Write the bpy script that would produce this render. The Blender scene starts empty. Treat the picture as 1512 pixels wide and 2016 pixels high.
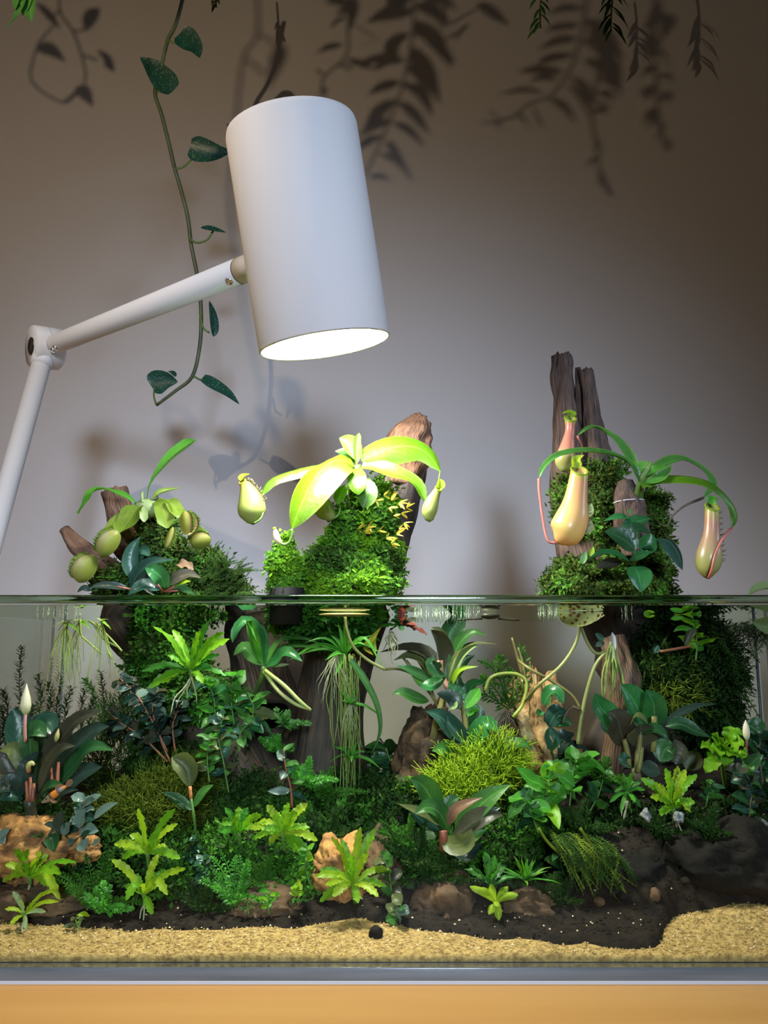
import bpy, math, random
from mathutils import Vector, noise, Matrix

R = random.Random(7)
SC = bpy.context.scene
COL = SC.collection

# ------------------------------------------------------------------ camera
FPX = 1600.0                       # focal length in pixels of the 1512 x 2016 frame
PITCH = math.atan(263.0 / FPX)     # horizon sits at pixel row 1271
ZC = 0.155
cam_d = bpy.data.cameras.new('camera')
cam_d.sensor_fit = 'HORIZONTAL'
cam_d.sensor_width = 36.0
cam_d.lens = FPX * 36.0 / 1512.0
cam_d.clip_start = 0.01
cam_d.clip_end = 50
cam = bpy.data.objects.new('camera', cam_d)
COL.objects.link(cam)
cam.location = (0, 0, ZC)
cam.rotation_euler = (math.pi / 2 + PITCH, 0, 0)
SC.camera = cam

# ------------------------------------------------------------------ world, lights, exposure
W = bpy.data.worlds.new('world'); SC.world = W
W.use_nodes = True
W.node_tree.nodes['Background'].inputs[0].default_value = (0.85, 0.80, 0.74, 1)
W.node_tree.nodes['Background'].inputs[1].default_value = 0.022
WALL_Y = 0.95
L1 = Vector((-0.35, 0.30, 0.60))
L2 = Vector((0.16, -1.90, 0.64))


def add_light(name, kind, loc, energy, color, size, target=None, **kw):
    d = bpy.data.lights.new(name, kind)
    d.energy = energy; d.color = color
    if kind == 'AREA':
        d.shape = 'DISK'; d.size = size
    else:
        d.shadow_soft_size = size
    for k, v in kw.items():
        setattr(d, k, v)
    o = bpy.data.objects.new(name, d); COL.objects.link(o)
    o.location = loc
    if target is not None:
        o.rotation_euler = (Vector(target) - Vector(loc)).to_track_quat('-Z', 'Y').to_euler()
    return o


add_light('warm_room_light', 'POINT', L1, 2.9, (1.0, 0.76, 0.50), 0.003)
add_light('cool_room_light', 'SPOT', L2, 245.0, (0.63, 0.76, 1.0), 0.24, (-0.09, 0.95, 0.08),
          spot_size=math.radians(25), spot_blend=1.0)
add_light('side_room_light', 'SPOT', (1.05, 0.28, 0.55), 11.0, (0.55, 0.70, 1.0), 0.10, (-0.05, 0.46, 0.36), spot_size=math.radians(62), spot_blend=0.8)
LAMP_WATTS = 1.8
SC.view_settings.view_transform = 'Standard'
SC.view_settings.look = 'None'
SC.view_settings.exposure = 0.22
SC.view_settings.gamma = 1.0
SC.view_settings.use_curve_mapping = False
SC.cycles.use_denoising = True
SC.cycles.transparent_max_bounces = 24
SC.cycles.max_bounces = 8
SC.cycles.caustics_reflective = False
SC.cycles.caustics_refractive = False
SC.cycles.sample_clamp_indirect = 4.0

# ------------------------------------------------------------------ helpers


def P(px, py, Y):
    """point of the place seen at a pixel of the photograph, at the real distance Y"""
    v = Vector(((px - 756.0) / FPX, (1008.0 - py) / FPX, -1.0))
    c, s = math.cos(math.pi / 2 + PITCH), math.sin(math.pi / 2 + PITCH)
    d = Vector((v.x, v.y * c - v.z * s, v.y * s + v.z * c))
    return Vector((0, 0, ZC)) + d * (Y / d.y)


def M(px, Y):
    return px * Y / FPX


def lerp(a, b, t):
    return a + (b - a) * t


def sstep(x):
    x = max(0.0, min(1.0, x)); return x * x * (3 - 2 * x)


def rv(s=1.0):
    return Vector((R.uniform(-s, s), R.uniform(-s, s), R.uniform(-s, s)))


def cr(pts, n):
    """Catmull-Rom through pts (Vectors or floats), n samples"""
    if len(pts) == 1:
        return [pts[0]] * n
    if len(pts) == 2:
        return [pts[0] + (pts[1] - pts[0]) * (i / (n - 1)) for i in range(n)]
    ext = [pts[0] * 2 - pts[1]] + list(pts) + [pts[-1] * 2 - pts[-2]]
    out = []
    k = len(pts) - 1
    for i in range(n):
        u = i / (n - 1) * k
        j = min(int(u), k - 1); t = u - j
        a, b, c, d = ext[j], ext[j + 1], ext[j + 2], ext[j + 3]
        out.append((b * 2 + (c - a) * t + (a * 2 - b * 5 + c * 4 - d) * (t * t) + (b * 3 - a - c * 3 + d) * (t ** 3)) * 0.5)
    return out


class MB:
    def __init__(s):
        s.v = []; s.f = []; s.uv = []; s.mi = []

    def face(s, idx, uvs=None, mi=0):
        s.f.append(tuple(idx)); s.uv.append(uvs or [(0.5, 0.5)] * len(idx)); s.mi.append(mi)

    def grid(s, rows, closed=False, uvs=None, mi=0):
        b = len(s.v); n = len(rows); m = len(rows[0])
        for r in rows:
            s.v.extend(r)
        for i in range(n - 1):
            for j in range(m if closed else m - 1):
                k = (j + 1) % m
                q = (b + i * m + j, b + i * m + k, b + (i + 1) * m + k, b + (i + 1) * m + j)
                u0, u1 = i / (n - 1), (i + 1) / (n - 1)
                dv = m if closed else m - 1
                s.face(q, [(u0, j / dv), (u0, (j + 1) / dv), (u1, (j + 1) / dv), (u1, j / dv)], mi)
        return b

    def tube(s, pts, rad, seg=6, n=None, caps=True, mi=0):
        if n:
            pts = cr(pts, n)
            rad = cr(list(rad), n) if isinstance(rad, (list, tuple)) else [rad] * n
        elif not isinstance(rad, (list, tuple)):
            rad = [rad] * len(pts)
        rows = []
        up = None
        for i, p in enumerate(pts):
            t = (pts[min(i + 1, len(pts) - 1)] - pts[max(i - 1, 0)])
            t = t.normalized() if t.length > 1e-9 else Vector((0, 0, 1))
            if up is None:
                up = t.orthogonal().normalized()
            up = (up - t * up.dot(t))
            up = up.normalized() if up.length > 1e-6 else t.orthogonal().normalized()
            w = t.cross(up)
            rows.append([p + (up * math.cos(a) + w * math.sin(a)) * rad[i] for a in [2 * math.pi * k / seg for k in range(seg)]])
        b = s.grid(rows, True, mi=mi)
        if caps:
            m = seg
            s.face(list(range(b + m - 1, b - 1, -1)), mi=mi)
            e = b + (len(rows) - 1) * m
            s.face(list(range(e, e + m)), mi=mi)

    def box(s, lo, hi, mi=0):
        b = len(s.v)
        for x in (lo[0], hi[0]):
            for y in (lo[1], hi[1]):
                for z in (lo[2], hi[2]):
                    s.v.append(Vector((x, y, z)))
        for q in ((0, 1, 3, 2), (4, 6, 7, 5), (0, 4, 5, 1), (2, 3, 7, 6), (0, 2, 6, 4), (1, 5, 7, 3)):
            s.face([b + k for k in q], mi=mi)

    def ellipsoid(s, c, r, seg=16, rings=10, amp=0.0, freq=20.0, seed=0, rot=None, mi=0):
        rows = []
        for i in range(rings + 1):
            th = math.pi * i / rings
            row = []
            for j in range(seg):
                a = 2 * math.pi * j / seg
                d = Vector((math.sin(th) * math.cos(a), math.sin(th) * math.sin(a), math.cos(th)))
                p = Vector((d.x * r[0], d.y * r[1], d.z * r[2]))
                if amp:
                    p *= 1 + amp * (noise.noise(p * freq + Vector((seed * 7.1, seed * 3.3, seed))) + 0.5 * noise.noise(p * freq * 2.7 + Vector((seed, 9, seed * 2.0))))
                if rot:
                    p = rot @ p
                row.append(Vector(c) + p)
            rows.append(row)
        s.grid(rows, True, mi=mi)

    def disc(s, c, nrm, r, seg=32, mi=0):
        nrm = nrm.normalized(); u = nrm.orthogonal().normalized(); w = nrm.cross(u)
        b = len(s.v)
        s.v.extend([c + (u * math.cos(a) + w * math.sin(a)) * r for a in [2 * math.pi * k / seg for k in range(seg)]])
        s.face(list(range(b, b + seg)), mi=mi)

    def build(s, name, mat, parent=None, smooth=True):
        org = Vector((0, 0, 0))
        if parent is not None:
            top = parent
            while top.parent:
                top = top.parent
            org = Vector(top.location)
        me = bpy.data.meshes.new(name)
        me.from_pydata([tuple(p - org) for p in s.v], [], s.f)
        uvl = me.uv_layers.new(name='UVMap')
        flat = [c for face in s.uv for uv in face for c in uv]
        uvl.data.foreach_set('uv', flat)
        for m in (mat if isinstance(mat, (list, tuple)) else [mat]):
            me.materials.append(m)
        me.polygons.foreach_set('material_index', s.mi)
        if smooth:
            me.polygons.foreach_set('use_smooth', [True] * len(s.f))
        me.update()
        o = bpy.data.objects.new(name, me); COL.objects.link(o)
        if parent is not None:
            o.parent = parent
        return o


def tag(o, label, cat=None, group=None, kind=None):
    o['label'] = label
    if cat: o['category'] = cat
    if group: o['group'] = group
    if kind: o['kind'] = kind
    return o


def thing(name, label, cat, loc, group=None):
    o = bpy.data.objects.new(name, None); COL.objects.link(o)
    o.empty_display_size = 0.01
    o.location = loc
    return tag(o, label, cat, group)


# ------------------------------------------------------------------ materials
MATS = {}


class NT:
    def __init__(s, name):
        s.m = bpy.data.materials.new(name); s.m.use_nodes = True
        s.t = s.m.node_tree; s.t.nodes.clear()
        s.out = s.n('ShaderNodeOutputMaterial')

    def n(s, kind, **kw):
        nd = s.t.nodes.new(kind)
        for k, v in kw.items():
            if k.startswith('i_'):
                nd.inputs[k[2:].replace('_', ' ')].default_value = v
            else:
                setattr(nd, k, v)
        return nd

    def l(s, a, b):
        s.t.links.new(a, b)

    def math(s, op, a, b=None, clamp=False):
        nd = s.n('ShaderNodeMath', operation=op, use_clamp=clamp)
        for i, x in enumerate((a, b)):
            if x is None: continue
            if isinstance(x, (int, float)): nd.inputs[i].default_value = x
            else: s.l(x, nd.inputs[i])
        return nd.outputs[0]

    def mix(s, fac, a, b, blend='MIX'):
        nd = s.n('ShaderNodeMix', data_type='RGBA', blend_type=blend)
        for i, x in ((0, fac), (6, a), (7, b)):
            if isinstance(x, (int, float)): nd.inputs[i].default_value = x
            elif isinstance(x, (tuple, list)): nd.inputs[i].default_value = (x[0], x[1], x[2], 1)
            else: s.l(x, nd.inputs[i])
        return nd.outputs[2]

    def ramp(s, fac, stops):
        nd = s.n('ShaderNodeValToRGB')
        e = nd.color_ramp.elements
        while len(e) < len(stops): e.new(0.5)
        for k, (p, c) in enumerate(stops):
            e[k].position = p; e[k].color = (c[0], c[1], c[2], 1)
        s.l(fac, nd.inputs[0])
        return nd.outputs[0]

    def noise(s, scale, coord=None, detail=3.0, stretch=None):
        nd = s.n('ShaderNodeTexNoise'); nd.inputs['Scale'].default_value = scale; nd.inputs['Detail'].default_value = detail
        if coord is None:
            coord = s.n('ShaderNodeTexCoord').outputs['Object']
        if stretch:
            mp = s.n('ShaderNodeMapping'); mp.inputs['Scale'].default_value = stretch
            s.l(coord, mp.inputs[0]); coord = mp.outputs[0]
        s.l(coord, nd.inputs['Vector'])
        return nd.outputs[0]


def leaf_mat(name, c, c2=None, rough=0.4, trans=0.35, vein=0.35, spec=0.3, edge=None, spots=None, tipc=None, basec=None, noise_scale=60.0, vein_dark=False):
    if name in MATS: return MATS[name]
    t = NT(name)
    c2 = c2 or tuple(x * 0.55 for x in c)
    uv = t.n('ShaderNodeUVMap').outputs[0]
    sep = t.n('ShaderNodeSeparateXYZ'); t.l(uv, sep.inputs[0])
    u, v = sep.outputs[0], sep.outputs[1]
    rnd = t.n('ShaderNodeObjectInfo').outputs['Random']
    nz = t.noise(noise_scale)
    fac = t.math('ADD', t.math('MULTIPLY', nz, 1.3), t.math('MULTIPLY', t.math('SUBTRACT', rnd, 0.5), 0.7))
    fac = t.math('SUBTRACT', fac, 0.15, True)
    col = t.mix(fac, c2, c)
    blot = t.math('MULTIPLY', t.math('SUBTRACT', t.noise(170.0, detail=4.0), 0.60, True), 3.0, True)
    col = t.mix(blot, col, (c2[0] * 0.6 + 0.01, c2[1] * 0.5, c2[2] * 0.5))
    av = t.math('ABSOLUTE', t.math('SUBTRACT', v, 0.5))
    if vein:
        mid = t.math('SUBTRACT', 1.0, t.math('MULTIPLY', av, 22.0), True)
        sv = t.math('SINE', t.math('ADD', t.math('MULTIPLY', u, 46.0), t.math('MULTIPLY', av, -40.0)))
        sv = t.math('MULTIPLY', t.math('SUBTRACT', sv, 0.86, True), 2.0)
        vf = t.math('MULTIPLY', t.math('MAXIMUM', mid, sv), vein)
        vc = tuple(x * 0.4 for x in c) if vein_dark else tuple(min(1, x * 1.7 + 0.05) for x in c)
        col = t.mix(vf, col, vc)
    if edge:
        ef = t.math('MULTIPLY', t.math('SUBTRACT', av, 0.42, True), 9.0, True)
        col = t.mix(ef, col, edge)
    if tipc:
        col = t.mix(t.math('MULTIPLY', t.math('SUBTRACT', u, 0.75, True), 3.0, True), col, tipc)
    if basec:
        col = t.mix(t.math('MULTIPLY', t.math('SUBTRACT', 0.3, u, True), 3.0, True), col, basec)
    if spots:
        vo = t.n('ShaderNodeTexVoronoi'); vo.inputs['Scale'].default_value = spots[0]
        t.l(t.n('ShaderNodeTexCoord').outputs['Object'], vo.inputs['Vector'])
        sf = t.math('MULTIPLY', t.math('SUBTRACT', spots[1], vo.outputs['Distance'], True), 9.0, True)
        col = t.mix(sf, col, spots[2])
    b = t.n('ShaderNodeBsdfPrincipled')
    t.l(col, b.inputs['Base Color']); b.inputs['Roughness'].default_value = rough
    b.inputs['Specular IOR Level'].default_value = spec
    bp = t.n('ShaderNodeBump'); bp.inputs['Strength'].default_value = 0.35; bp.inputs['Distance'].default_value = 0.001
    t.l(t.noise(260.0), bp.inputs['Height']); t.l(bp.outputs[0], b.inputs['Normal'])
    if trans:
        tr = t.n('ShaderNodeBsdfTranslucent')
        tc = t.mix(1.0, col, (1.25, 1.2, 0.6), 'MULTIPLY'); t.l(tc, tr.inputs[0])
        mx = t.n('ShaderNodeMixShader'); mx.inputs[0].default_value = trans
        t.l(b.outputs[0], mx.inputs[1]); t.l(tr.outputs[0], mx.inputs[2]); t.l(mx.outputs[0], t.out.inputs[0])
    else:
        t.l(b.outputs[0], t.out.inputs[0])
    MATS[name] = t.m
    return t.m


def plain_mat(name, c, c2=None, rough=0.5, metal=0.0, scale=40.0, bump=0.0, bump_scale=120.0, spec=0.5, stretch=None, mid=None, trans=0.0):
    if name in MATS: return MATS[name]
    t = NT(name)
    b = t.n('ShaderNodeBsdfPrincipled')
    if c2:
        nz = t.noise(scale, detail=5.0, stretch=stretch)
        st = [(0.3, c2), (0.7, c)] if not mid else [(0.3, c2), (0.5, mid), (0.7, c)]
        t.l(t.ramp(nz, st), b.inputs['Base Color'])
    else:
        b.inputs['Base Color'].default_value = (c[0], c[1], c[2], 1)
    b.inputs['Roughness'].default_value = rough; b.inputs['Metallic'].default_value = metal
    b.inputs['Specular IOR Level'].default_value = spec
    if bump:
        bp = t.n('ShaderNodeBump'); bp.inputs['Strength'].default_value = bump; bp.inputs['Distance'].default_value = 0.002
        t.l(t.noise(bump_scale, detail=6.0, stretch=stretch), bp.inputs['Height']); t.l(bp.outputs[0], b.inputs['Normal'])
    if trans:
        tr = t.n('ShaderNodeBsdfTranslucent'); tr.inputs[0].default_value = (c[0], c[1], c[2], 1)
        mx = t.n('ShaderNodeMixShader'); mx.inputs[0].default_value = trans
        t.l(b.outputs[0], mx.inputs[1]); t.l(tr.outputs[0], mx.inputs[2]); t.l(mx.outputs[0], t.out.inputs[0])
    else:
        t.l(b.outputs[0], t.out.inputs[0])
    MATS[name] = t.m
    return t.m


def grad_mat(name, stops, rough=0.35, trans=0.35, spots=None, speck=None):
    """colour runs along the length of the thing (UV u)"""
    if name in MATS: return MATS[name]
    t = NT(name)
    uv = t.n('ShaderNodeUVMap').outputs[0]
    sep = t.n('ShaderNodeSeparateXYZ'); t.l(uv, sep.inputs[0])
    u = t.math('ADD', sep.outputs[0], t.math('MULTIPLY', t.math('SUBTRACT', t.noise(90.0), 0.5), 0.25))
    col = t.ramp(u, stops)
    if speck:
        vo = t.n('ShaderNodeTexVoronoi'); vo.inputs['Scale'].default_value = speck[0]
        t.l(t.n('ShaderNodeTexCoord').outputs['Object'], vo.inputs['Vector'])
        sf = t.math('MULTIPLY', t.math('SUBTRACT', speck[1], vo.outputs['Distance'], True), 9.0, True)
        col = t.mix(sf, col, speck[2])
    b = t.n('ShaderNodeBsdfPrincipled'); t.l(col, b.inputs['Base Color']); b.inputs['Roughness'].default_value = rough
    if trans:
        tr = t.n('ShaderNodeBsdfTranslucent'); t.l(col, tr.inputs[0])
        mx = t.n('ShaderNodeMixShader'); mx.inputs[0].default_value = trans
        t.l(b.outputs[0], mx.inputs[1]); t.l(tr.outputs[0], mx.inputs[2]); t.l(mx.outputs[0], t.out.inputs[0])
    else:
        t.l(b.outputs[0], t.out.inputs[0])
    MATS[name] = t.m
    return t.m


def wood_mat(name, light, dark, wet=None, scale=1.0):
    if name in MATS: return MATS[name]
    t = NT(name)
    uv = t.n('ShaderNodeUVMap').outputs[0]
    co = t.n('ShaderNodeTexCoord').outputs['Object']
    g = t.noise(1.0, uv, 6.0, (9.0 * scale, 46.0, 1.0))
    g2 = t.noise(70.0 * scale, co, 5.0)
    f = t.math('ADD', t.math('MULTIPLY', g, 0.65), t.math('MULTIPLY', g2, 0.4))
    col = t.ramp(f, [(0.36, dark), (0.5, tuple(lerp(dark[i], light[i], 0.45) for i in range(3))), (0.68, light)])
    b = t.n('ShaderNodeBsdfPrincipled'); t.l(col, b.inputs['Base Color'])
    b.inputs['Roughness'].default_value = 0.7 if not wet else wet
    bp = t.n('ShaderNodeBump'); bp.inputs['Strength'].default_value = 0.9; bp.inputs['Distance'].default_value = 0.003
    t.l(f, bp.inputs['Height']); t.l(bp.outputs[0], b.inputs['Normal'])
    t.l(b.outputs[0], t.out.inputs[0])
    MATS[name] = t.m
    return t.m


# leaves
LIME = leaf_mat('leaf_lime', (0.24, 0.50, 0.02), (0.09, 0.29, 0.012), 0.4, 0.45, 0.25)
YLIME = leaf_mat('leaf_yellow_lime', (0.42, 0.58, 0.03), (0.20, 0.36, 0.014), 0.4, 0.45, 0.25)
GREEN = leaf_mat('leaf_green', (0.09, 0.36, 0.03), (0.035, 0.17, 0.02), 0.4, 0.4, 0.6)
MID = leaf_mat('leaf_mid', (0.07, 0.22, 0.035), (0.03, 0.11, 0.025), 0.4, 0.35, 0.6)
DEEP = leaf_mat('leaf_deep', (0.028, 0.10, 0.03), (0.012, 0.05, 0.02), 0.32, 0.2, 0.6)
TEAL = leaf_mat('leaf_teal', (0.03, 0.095, 0.06), (0.014, 0.045, 0.034), 0.3, 0.15, 0.6)
DARK = leaf_mat('leaf_dark', (0.030, 0.055, 0.045), (0.012, 0.025, 0.02), 0.3, 0.1, 0.2)
BRONZE = leaf_mat('leaf_bronze', (0.07, 0.075, 0.045), (0.035, 0.03, 0.022), 0.35, 0.2, 0.25)
OLIVE = leaf_mat('leaf_olive', (0.14, 0.17, 0.055), (0.07, 0.085, 0.035), 0.4, 0.3, 0.3)
SILVER = leaf_mat('leaf_silver', (0.15, 0.22, 0.19), (0.07, 0.12, 0.10), 0.3, 0.15, 0.25)
EMERALD = leaf_mat('leaf_emerald', (0.035, 0.18, 0.045), (0.015, 0.085, 0.028), 0.28, 0.25, 0.6)
NEP = leaf_mat('leaf_nepenthes', (0.070, 0.185, 0.004), (0.038, 0.12, 0.004), 0.42, 0.22, 0.5, edge=(0.13, 0.20, 0.02))
NEPY = leaf_mat('leaf_nepenthes_yellow', (0.085, 0.185, 0.003), (0.045, 0.13, 0.002), 0.40, 0.22, 0.5, edge=(0.17, 0.21, 0.02), noise_scale=30)  # yellower leaf tone with a paler edge
NEPD = leaf_mat('leaf_nepenthes_dark', (0.10, 0.30, 0.05), (0.045, 0.16, 0.03), 0.3, 0.3, 0.3, edge=(0.20, 0.36, 0.06))
VINEL = leaf_mat('leaf_silver_spotted', (0.022, 0.10, 0.06), (0.012, 0.06, 0.04), 0.35, 0.12, 0.1, spots=(420.0, 0.22, (0.30, 0.40, 0.36)))
FLYL = leaf_mat('leaf_flytrap', (0.22, 0.33, 0.045), (0.11, 0.20, 0.02), 0.4, 0.4, 0.25)
YELLOW = leaf_mat('leaf_yellow', (0.62, 0.50, 0.06), (0.40, 0.34, 0.03), 0.5, 0.4, 0)
NEPN = leaf_mat('leaf_nepenthes_new', (0.12, 0.19, 0.04), (0.08, 0.14, 0.02), 0.45, 0.2, 0.3)
PALE = leaf_mat('leaf_pale', (0.32, 0.42, 0.19), (0.20, 0.30, 0.11), 0.4, 0.35, 0.2)
BROWNL = leaf_mat('leaf_withered', (0.20, 0.13, 0.07), (0.10, 0.06, 0.035), 0.6, 0.25, 0.2)
MOSS = leaf_mat('moss_green', (0.12, 0.32, 0.035), (0.035, 0.13, 0.015), 0.6, 0.35, 0, spec=0.08)
MOSSB = leaf_mat('moss_bright', (0.17, 0.36, 0.02), (0.055, 0.19, 0.012), 0.6, 0.4, 0, noise_scale=45, spec=0.08)
MOSSO = leaf_mat('moss_olive', (0.085, 0.125, 0.02), (0.03, 0.05, 0.01), 0.6, 0.3, 0, spec=0.08)
MOSSD = leaf_mat('moss_dark', (0.055, 0.12, 0.02), (0.02, 0.05, 0.012), 0.6, 0.3, 0, spec=0.08)
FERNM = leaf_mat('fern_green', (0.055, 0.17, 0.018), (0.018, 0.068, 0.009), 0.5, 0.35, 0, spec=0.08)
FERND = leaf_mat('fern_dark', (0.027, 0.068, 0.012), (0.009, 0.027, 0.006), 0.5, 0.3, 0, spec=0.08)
NEEDLE = leaf_mat('needle_green', (0.10, 0.17, 0.05), (0.045, 0.08, 0.03), 0.5, 0.3, 0, spec=0.08)
RICC = leaf_mat('riccia_lime', (0.50, 0.66, 0.05), (0.26, 0.42, 0.02), 0.5, 0.45, 0, spec=0.08)
RICD = leaf_mat('riccia_olive', (0.26, 0.34, 0.04), (0.12, 0.17, 0.02), 0.5, 0.4, 0, spec=0.08)
ROOT = plain_mat('root_pale', (0.40, 0.50, 0.14), (0.22, 0.32, 0.07), 0.5, trans=0.3)
ROOTW = plain_mat('root_cream', (0.52, 0.52, 0.34), (0.34, 0.36, 0.18), 0.5, trans=0.3)
ROOTD = plain_mat('root_dark', (0.10, 0.075, 0.05), (0.04, 0.03, 0.02), 0.7)
STEMG = plain_mat('stem_green', (0.16, 0.30, 0.06), (0.09, 0.19, 0.04), 0.45, trans=0.2)
STEMR = plain_mat('stem_red', (0.36, 0.09, 0.06), (0.22, 0.10, 0.05), 0.45, trans=0.15)
STEMO = plain_mat('stem_olive', (0.30, 0.27, 0.08), (0.15, 0.12, 0.045), 0.4, trans=0.15)
STEMB = plain_mat('stem_brown', (0.14, 0.10, 0.06), (0.07, 0.05, 0.03), 0.6)
VINES = plain_mat('vine_stem', (0.11, 0.16, 0.07), (0.07, 0.07, 0.035), 0.5)
TENDR = plain_mat('tendril_pink', (0.62, 0.22, 0.17), (0.50, 0.14, 0.10), 0.4, trans=0.2)
BUDW = grad_mat('flower_bud', [(0.0, (0.42, 0.50, 0.16)), (0.4, (0.80, 0.75, 0.55)), (1.0, (0.86, 0.80, 0.66))], 0.5, 0.3)
# wood, stone, ground
WOOD = wood_mat('driftwood_brown', (0.20, 0.105, 0.06), (0.035, 0.019, 0.013))
WOODG = wood_mat('driftwood_grey', (0.15, 0.085, 0.055), (0.012, 0.008, 0.007))
WOODT = wood_mat('driftwood_tan', (0.27, 0.14, 0.075), (0.055, 0.025, 0.014))
WOODW = wood_mat('driftwood_wet', (0.075, 0.045, 0.03), (0.010, 0.007, 0.006), wet=0.7)
STONEO = plain_mat('stone_orange', (0.55, 0.27, 0.075), (0.09, 0.035, 0.014), 0.85, scale=95, bump=1.0, bump_scale=130, mid=(0.36, 0.17, 0.05))
STONEB = plain_mat('stone_brown', (0.15, 0.08, 0.036), (0.03, 0.016, 0.009), 0.85, scale=85, bump=1.0, bump_scale=160)
STONEC = plain_mat('stone_cream', (0.52, 0.39, 0.21), (0.10, 0.04, 0.016), 0.85, scale=75, bump=1.0, bump_scale=140, mid=(0.34, 0.19, 0.07))
STONED = plain_mat('stone_dark', (0.017, 0.013, 0.010), (0.006, 0.005, 0.004), 0.85, scale=60, bump=1.0, spec=0.2)
SAND = plain_mat('sand_grain', (0.60, 0.41, 0.16), (0.24, 0.14, 0.05), 0.85, scale=420, bump=0.8, bump_scale=500, mid=(0.44, 0.29, 0.105), spec=0.2)
GRAINP = plain_mat('grain_pale', (0.72, 0.60, 0.40), (0.5, 0.34, 0.17), 0.6, scale=300)
SOIL = plain_mat('soil_dark', (0.026, 0.019, 0.014), (0.009, 0.007, 0.006), 0.9, spec=0.15, scale=160, bump=1.0, bump_scale=260)
WHITE = plain_mat('white_enamel', (0.66, 0.65, 0.63), rough=0.62, spec=0.3)
CHROME = plain_mat('chrome', (0.75, 0.74, 0.72), rough=0.15, metal=1.0)
HOLLOW_SHADE = plain_mat('hollow_shade', (0.006, 0.004, 0.003), rough=0.95, spec=0.05)  # near-black colour paints in the shade inside the deep knot hole
BLACK = plain_mat('black_plastic', (0.012, 0.012, 0.014), rough=0.65, spec=0.2)
DARKM = plain_mat('dark_bronze_cap', (0.05, 0.045, 0.04), rough=0.3, metal=0.6)

# ------------------------------------------------------------------ setting: wall and table


def wall_material():
    t = NT('painted_plaster')
    b = t.n('ShaderNodeBsdfPrincipled')
    nz = t.noise(3.0, detail=2.0)
    t.l(t.ramp(nz, [(0.3, (0.565, 0.535, 0.51)), (0.7, (0.60, 0.57, 0.545))]), b.inputs['Base Color'])
    b.inputs['Roughness'].default_value = 0.9; b.inputs['Specular IOR Level'].default_value = 0.15
    bp = t.n('ShaderNodeBump'); bp.inputs['Strength'].default_value = 0.22; bp.inputs['Distance'].default_value = 0.0012
    f = t.math('ADD', t.noise(170.0, detail=5.0), t.math('MULTIPLY', t.noise(45.0, detail=3.0), 0.7))
    t.l(f, bp.inputs['Height']); t.l(bp.outputs[0], b.inputs['Normal'])
    t.l(b.outputs[0], t.out.inputs[0])
    return t.m


m = MB(); m.box((-2.0, WALL_Y, -0.8), (2.0, WALL_Y + 0.1, 2.2))
tag(m.build('wall_back', wall_material(), None, False), 'plain grey plaster wall behind the glass tank', kind='structure')

m = MB(); m.box((-2.0, -2.6, -0.77), (2.0, WALL_Y + 0.1, -0.72))
tag(m.build('floor', plain_mat('floor_boards', (0.22, 0.15, 0.10), (0.15, 0.10, 0.065), 0.6, scale=2.0, stretch=(1, 18, 1)), None, False), 'dark wooden floor under the table', kind='structure')


def table_material():
    t = NT('oiled_beech')
    b = t.n('ShaderNodeBsdfPrincipled')
    g = t.noise(1.0, detail=6.0, stretch=(3.5, 70.0, 40.0))
    g2 = t.noise(1.0, detail=3.0, stretch=(1.2, 14.0, 14.0))
    f = t.math('ADD', t.math('MULTIPLY', g, 0.6), t.math('MULTIPLY', g2, 0.4))
    t.l(t.ramp(f, [(0.3, (0.86, 0.42, 0.105)), (0.55, (0.94, 0.49, 0.14)), (0.75, (0.97, 0.53, 0.165))]), b.inputs['Base Color'])
    b.inputs['Roughness'].default_value = 0.5
    bp = t.n('ShaderNodeBump'); bp.inputs['Strength'].default_value = 0.1; bp.inputs['Distance'].default_value = 0.001
    t.l(g, bp.inputs['Height']); t.l(bp.outputs[0], b.inputs['Normal'])
    t.l(b.outputs[0], t.out.inputs[0])
    return t.m


tb = thing('table', 'warm orange beech table under the glass tank', 'table', (0.02, 0.58, -0.72))
m = MB(); m.box((-0.75, 0.24, -0.03), (0.75, 0.93, 0.0))
m.build('tabletop', table_material(), tb, False)
for sx in (-0.7, 0.66):
    for sy in (0.28, 0.86):
        m = MB(); m.box((sx, sy, -0.72), (sx + 0.045, sy + 0.045, -0.03)); m.build('leg', table_material() if False else tb.children[0].data.materials[0], tb, False)

# ------------------------------------------------------------------ tank
TX0, TX1, TY0, TY1 = -0.278, 0.322, 0.407, 0.708
G = 0.005
RIM = 0.180
WATER = 0.1752


def glass_material(name, tint, k=0.7):
    t = NT(name)
    tr = t.n('ShaderNodeBsdfTransparent'); tr.inputs[0].default_value = (*tint, 1)
    gl = t.n('ShaderNodeBsdfGlossy'); gl.inputs['Roughness'].default_value = 0.0
    fr = t.n('ShaderNodeLayerWeight'); fr.inputs[0].default_value = 0.12
    mx = t.n('ShaderNodeMixShader')
    t.l(t.math('MULTIPLY', fr.outputs['Fresnel'], k), mx.inputs[0])
    t.l(tr.outputs[0], mx.inputs[1]); t.l(gl.outputs[0], mx.inputs[2]); t.l(mx.outputs[0], t.out.inputs[0])
    return t.m


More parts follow.
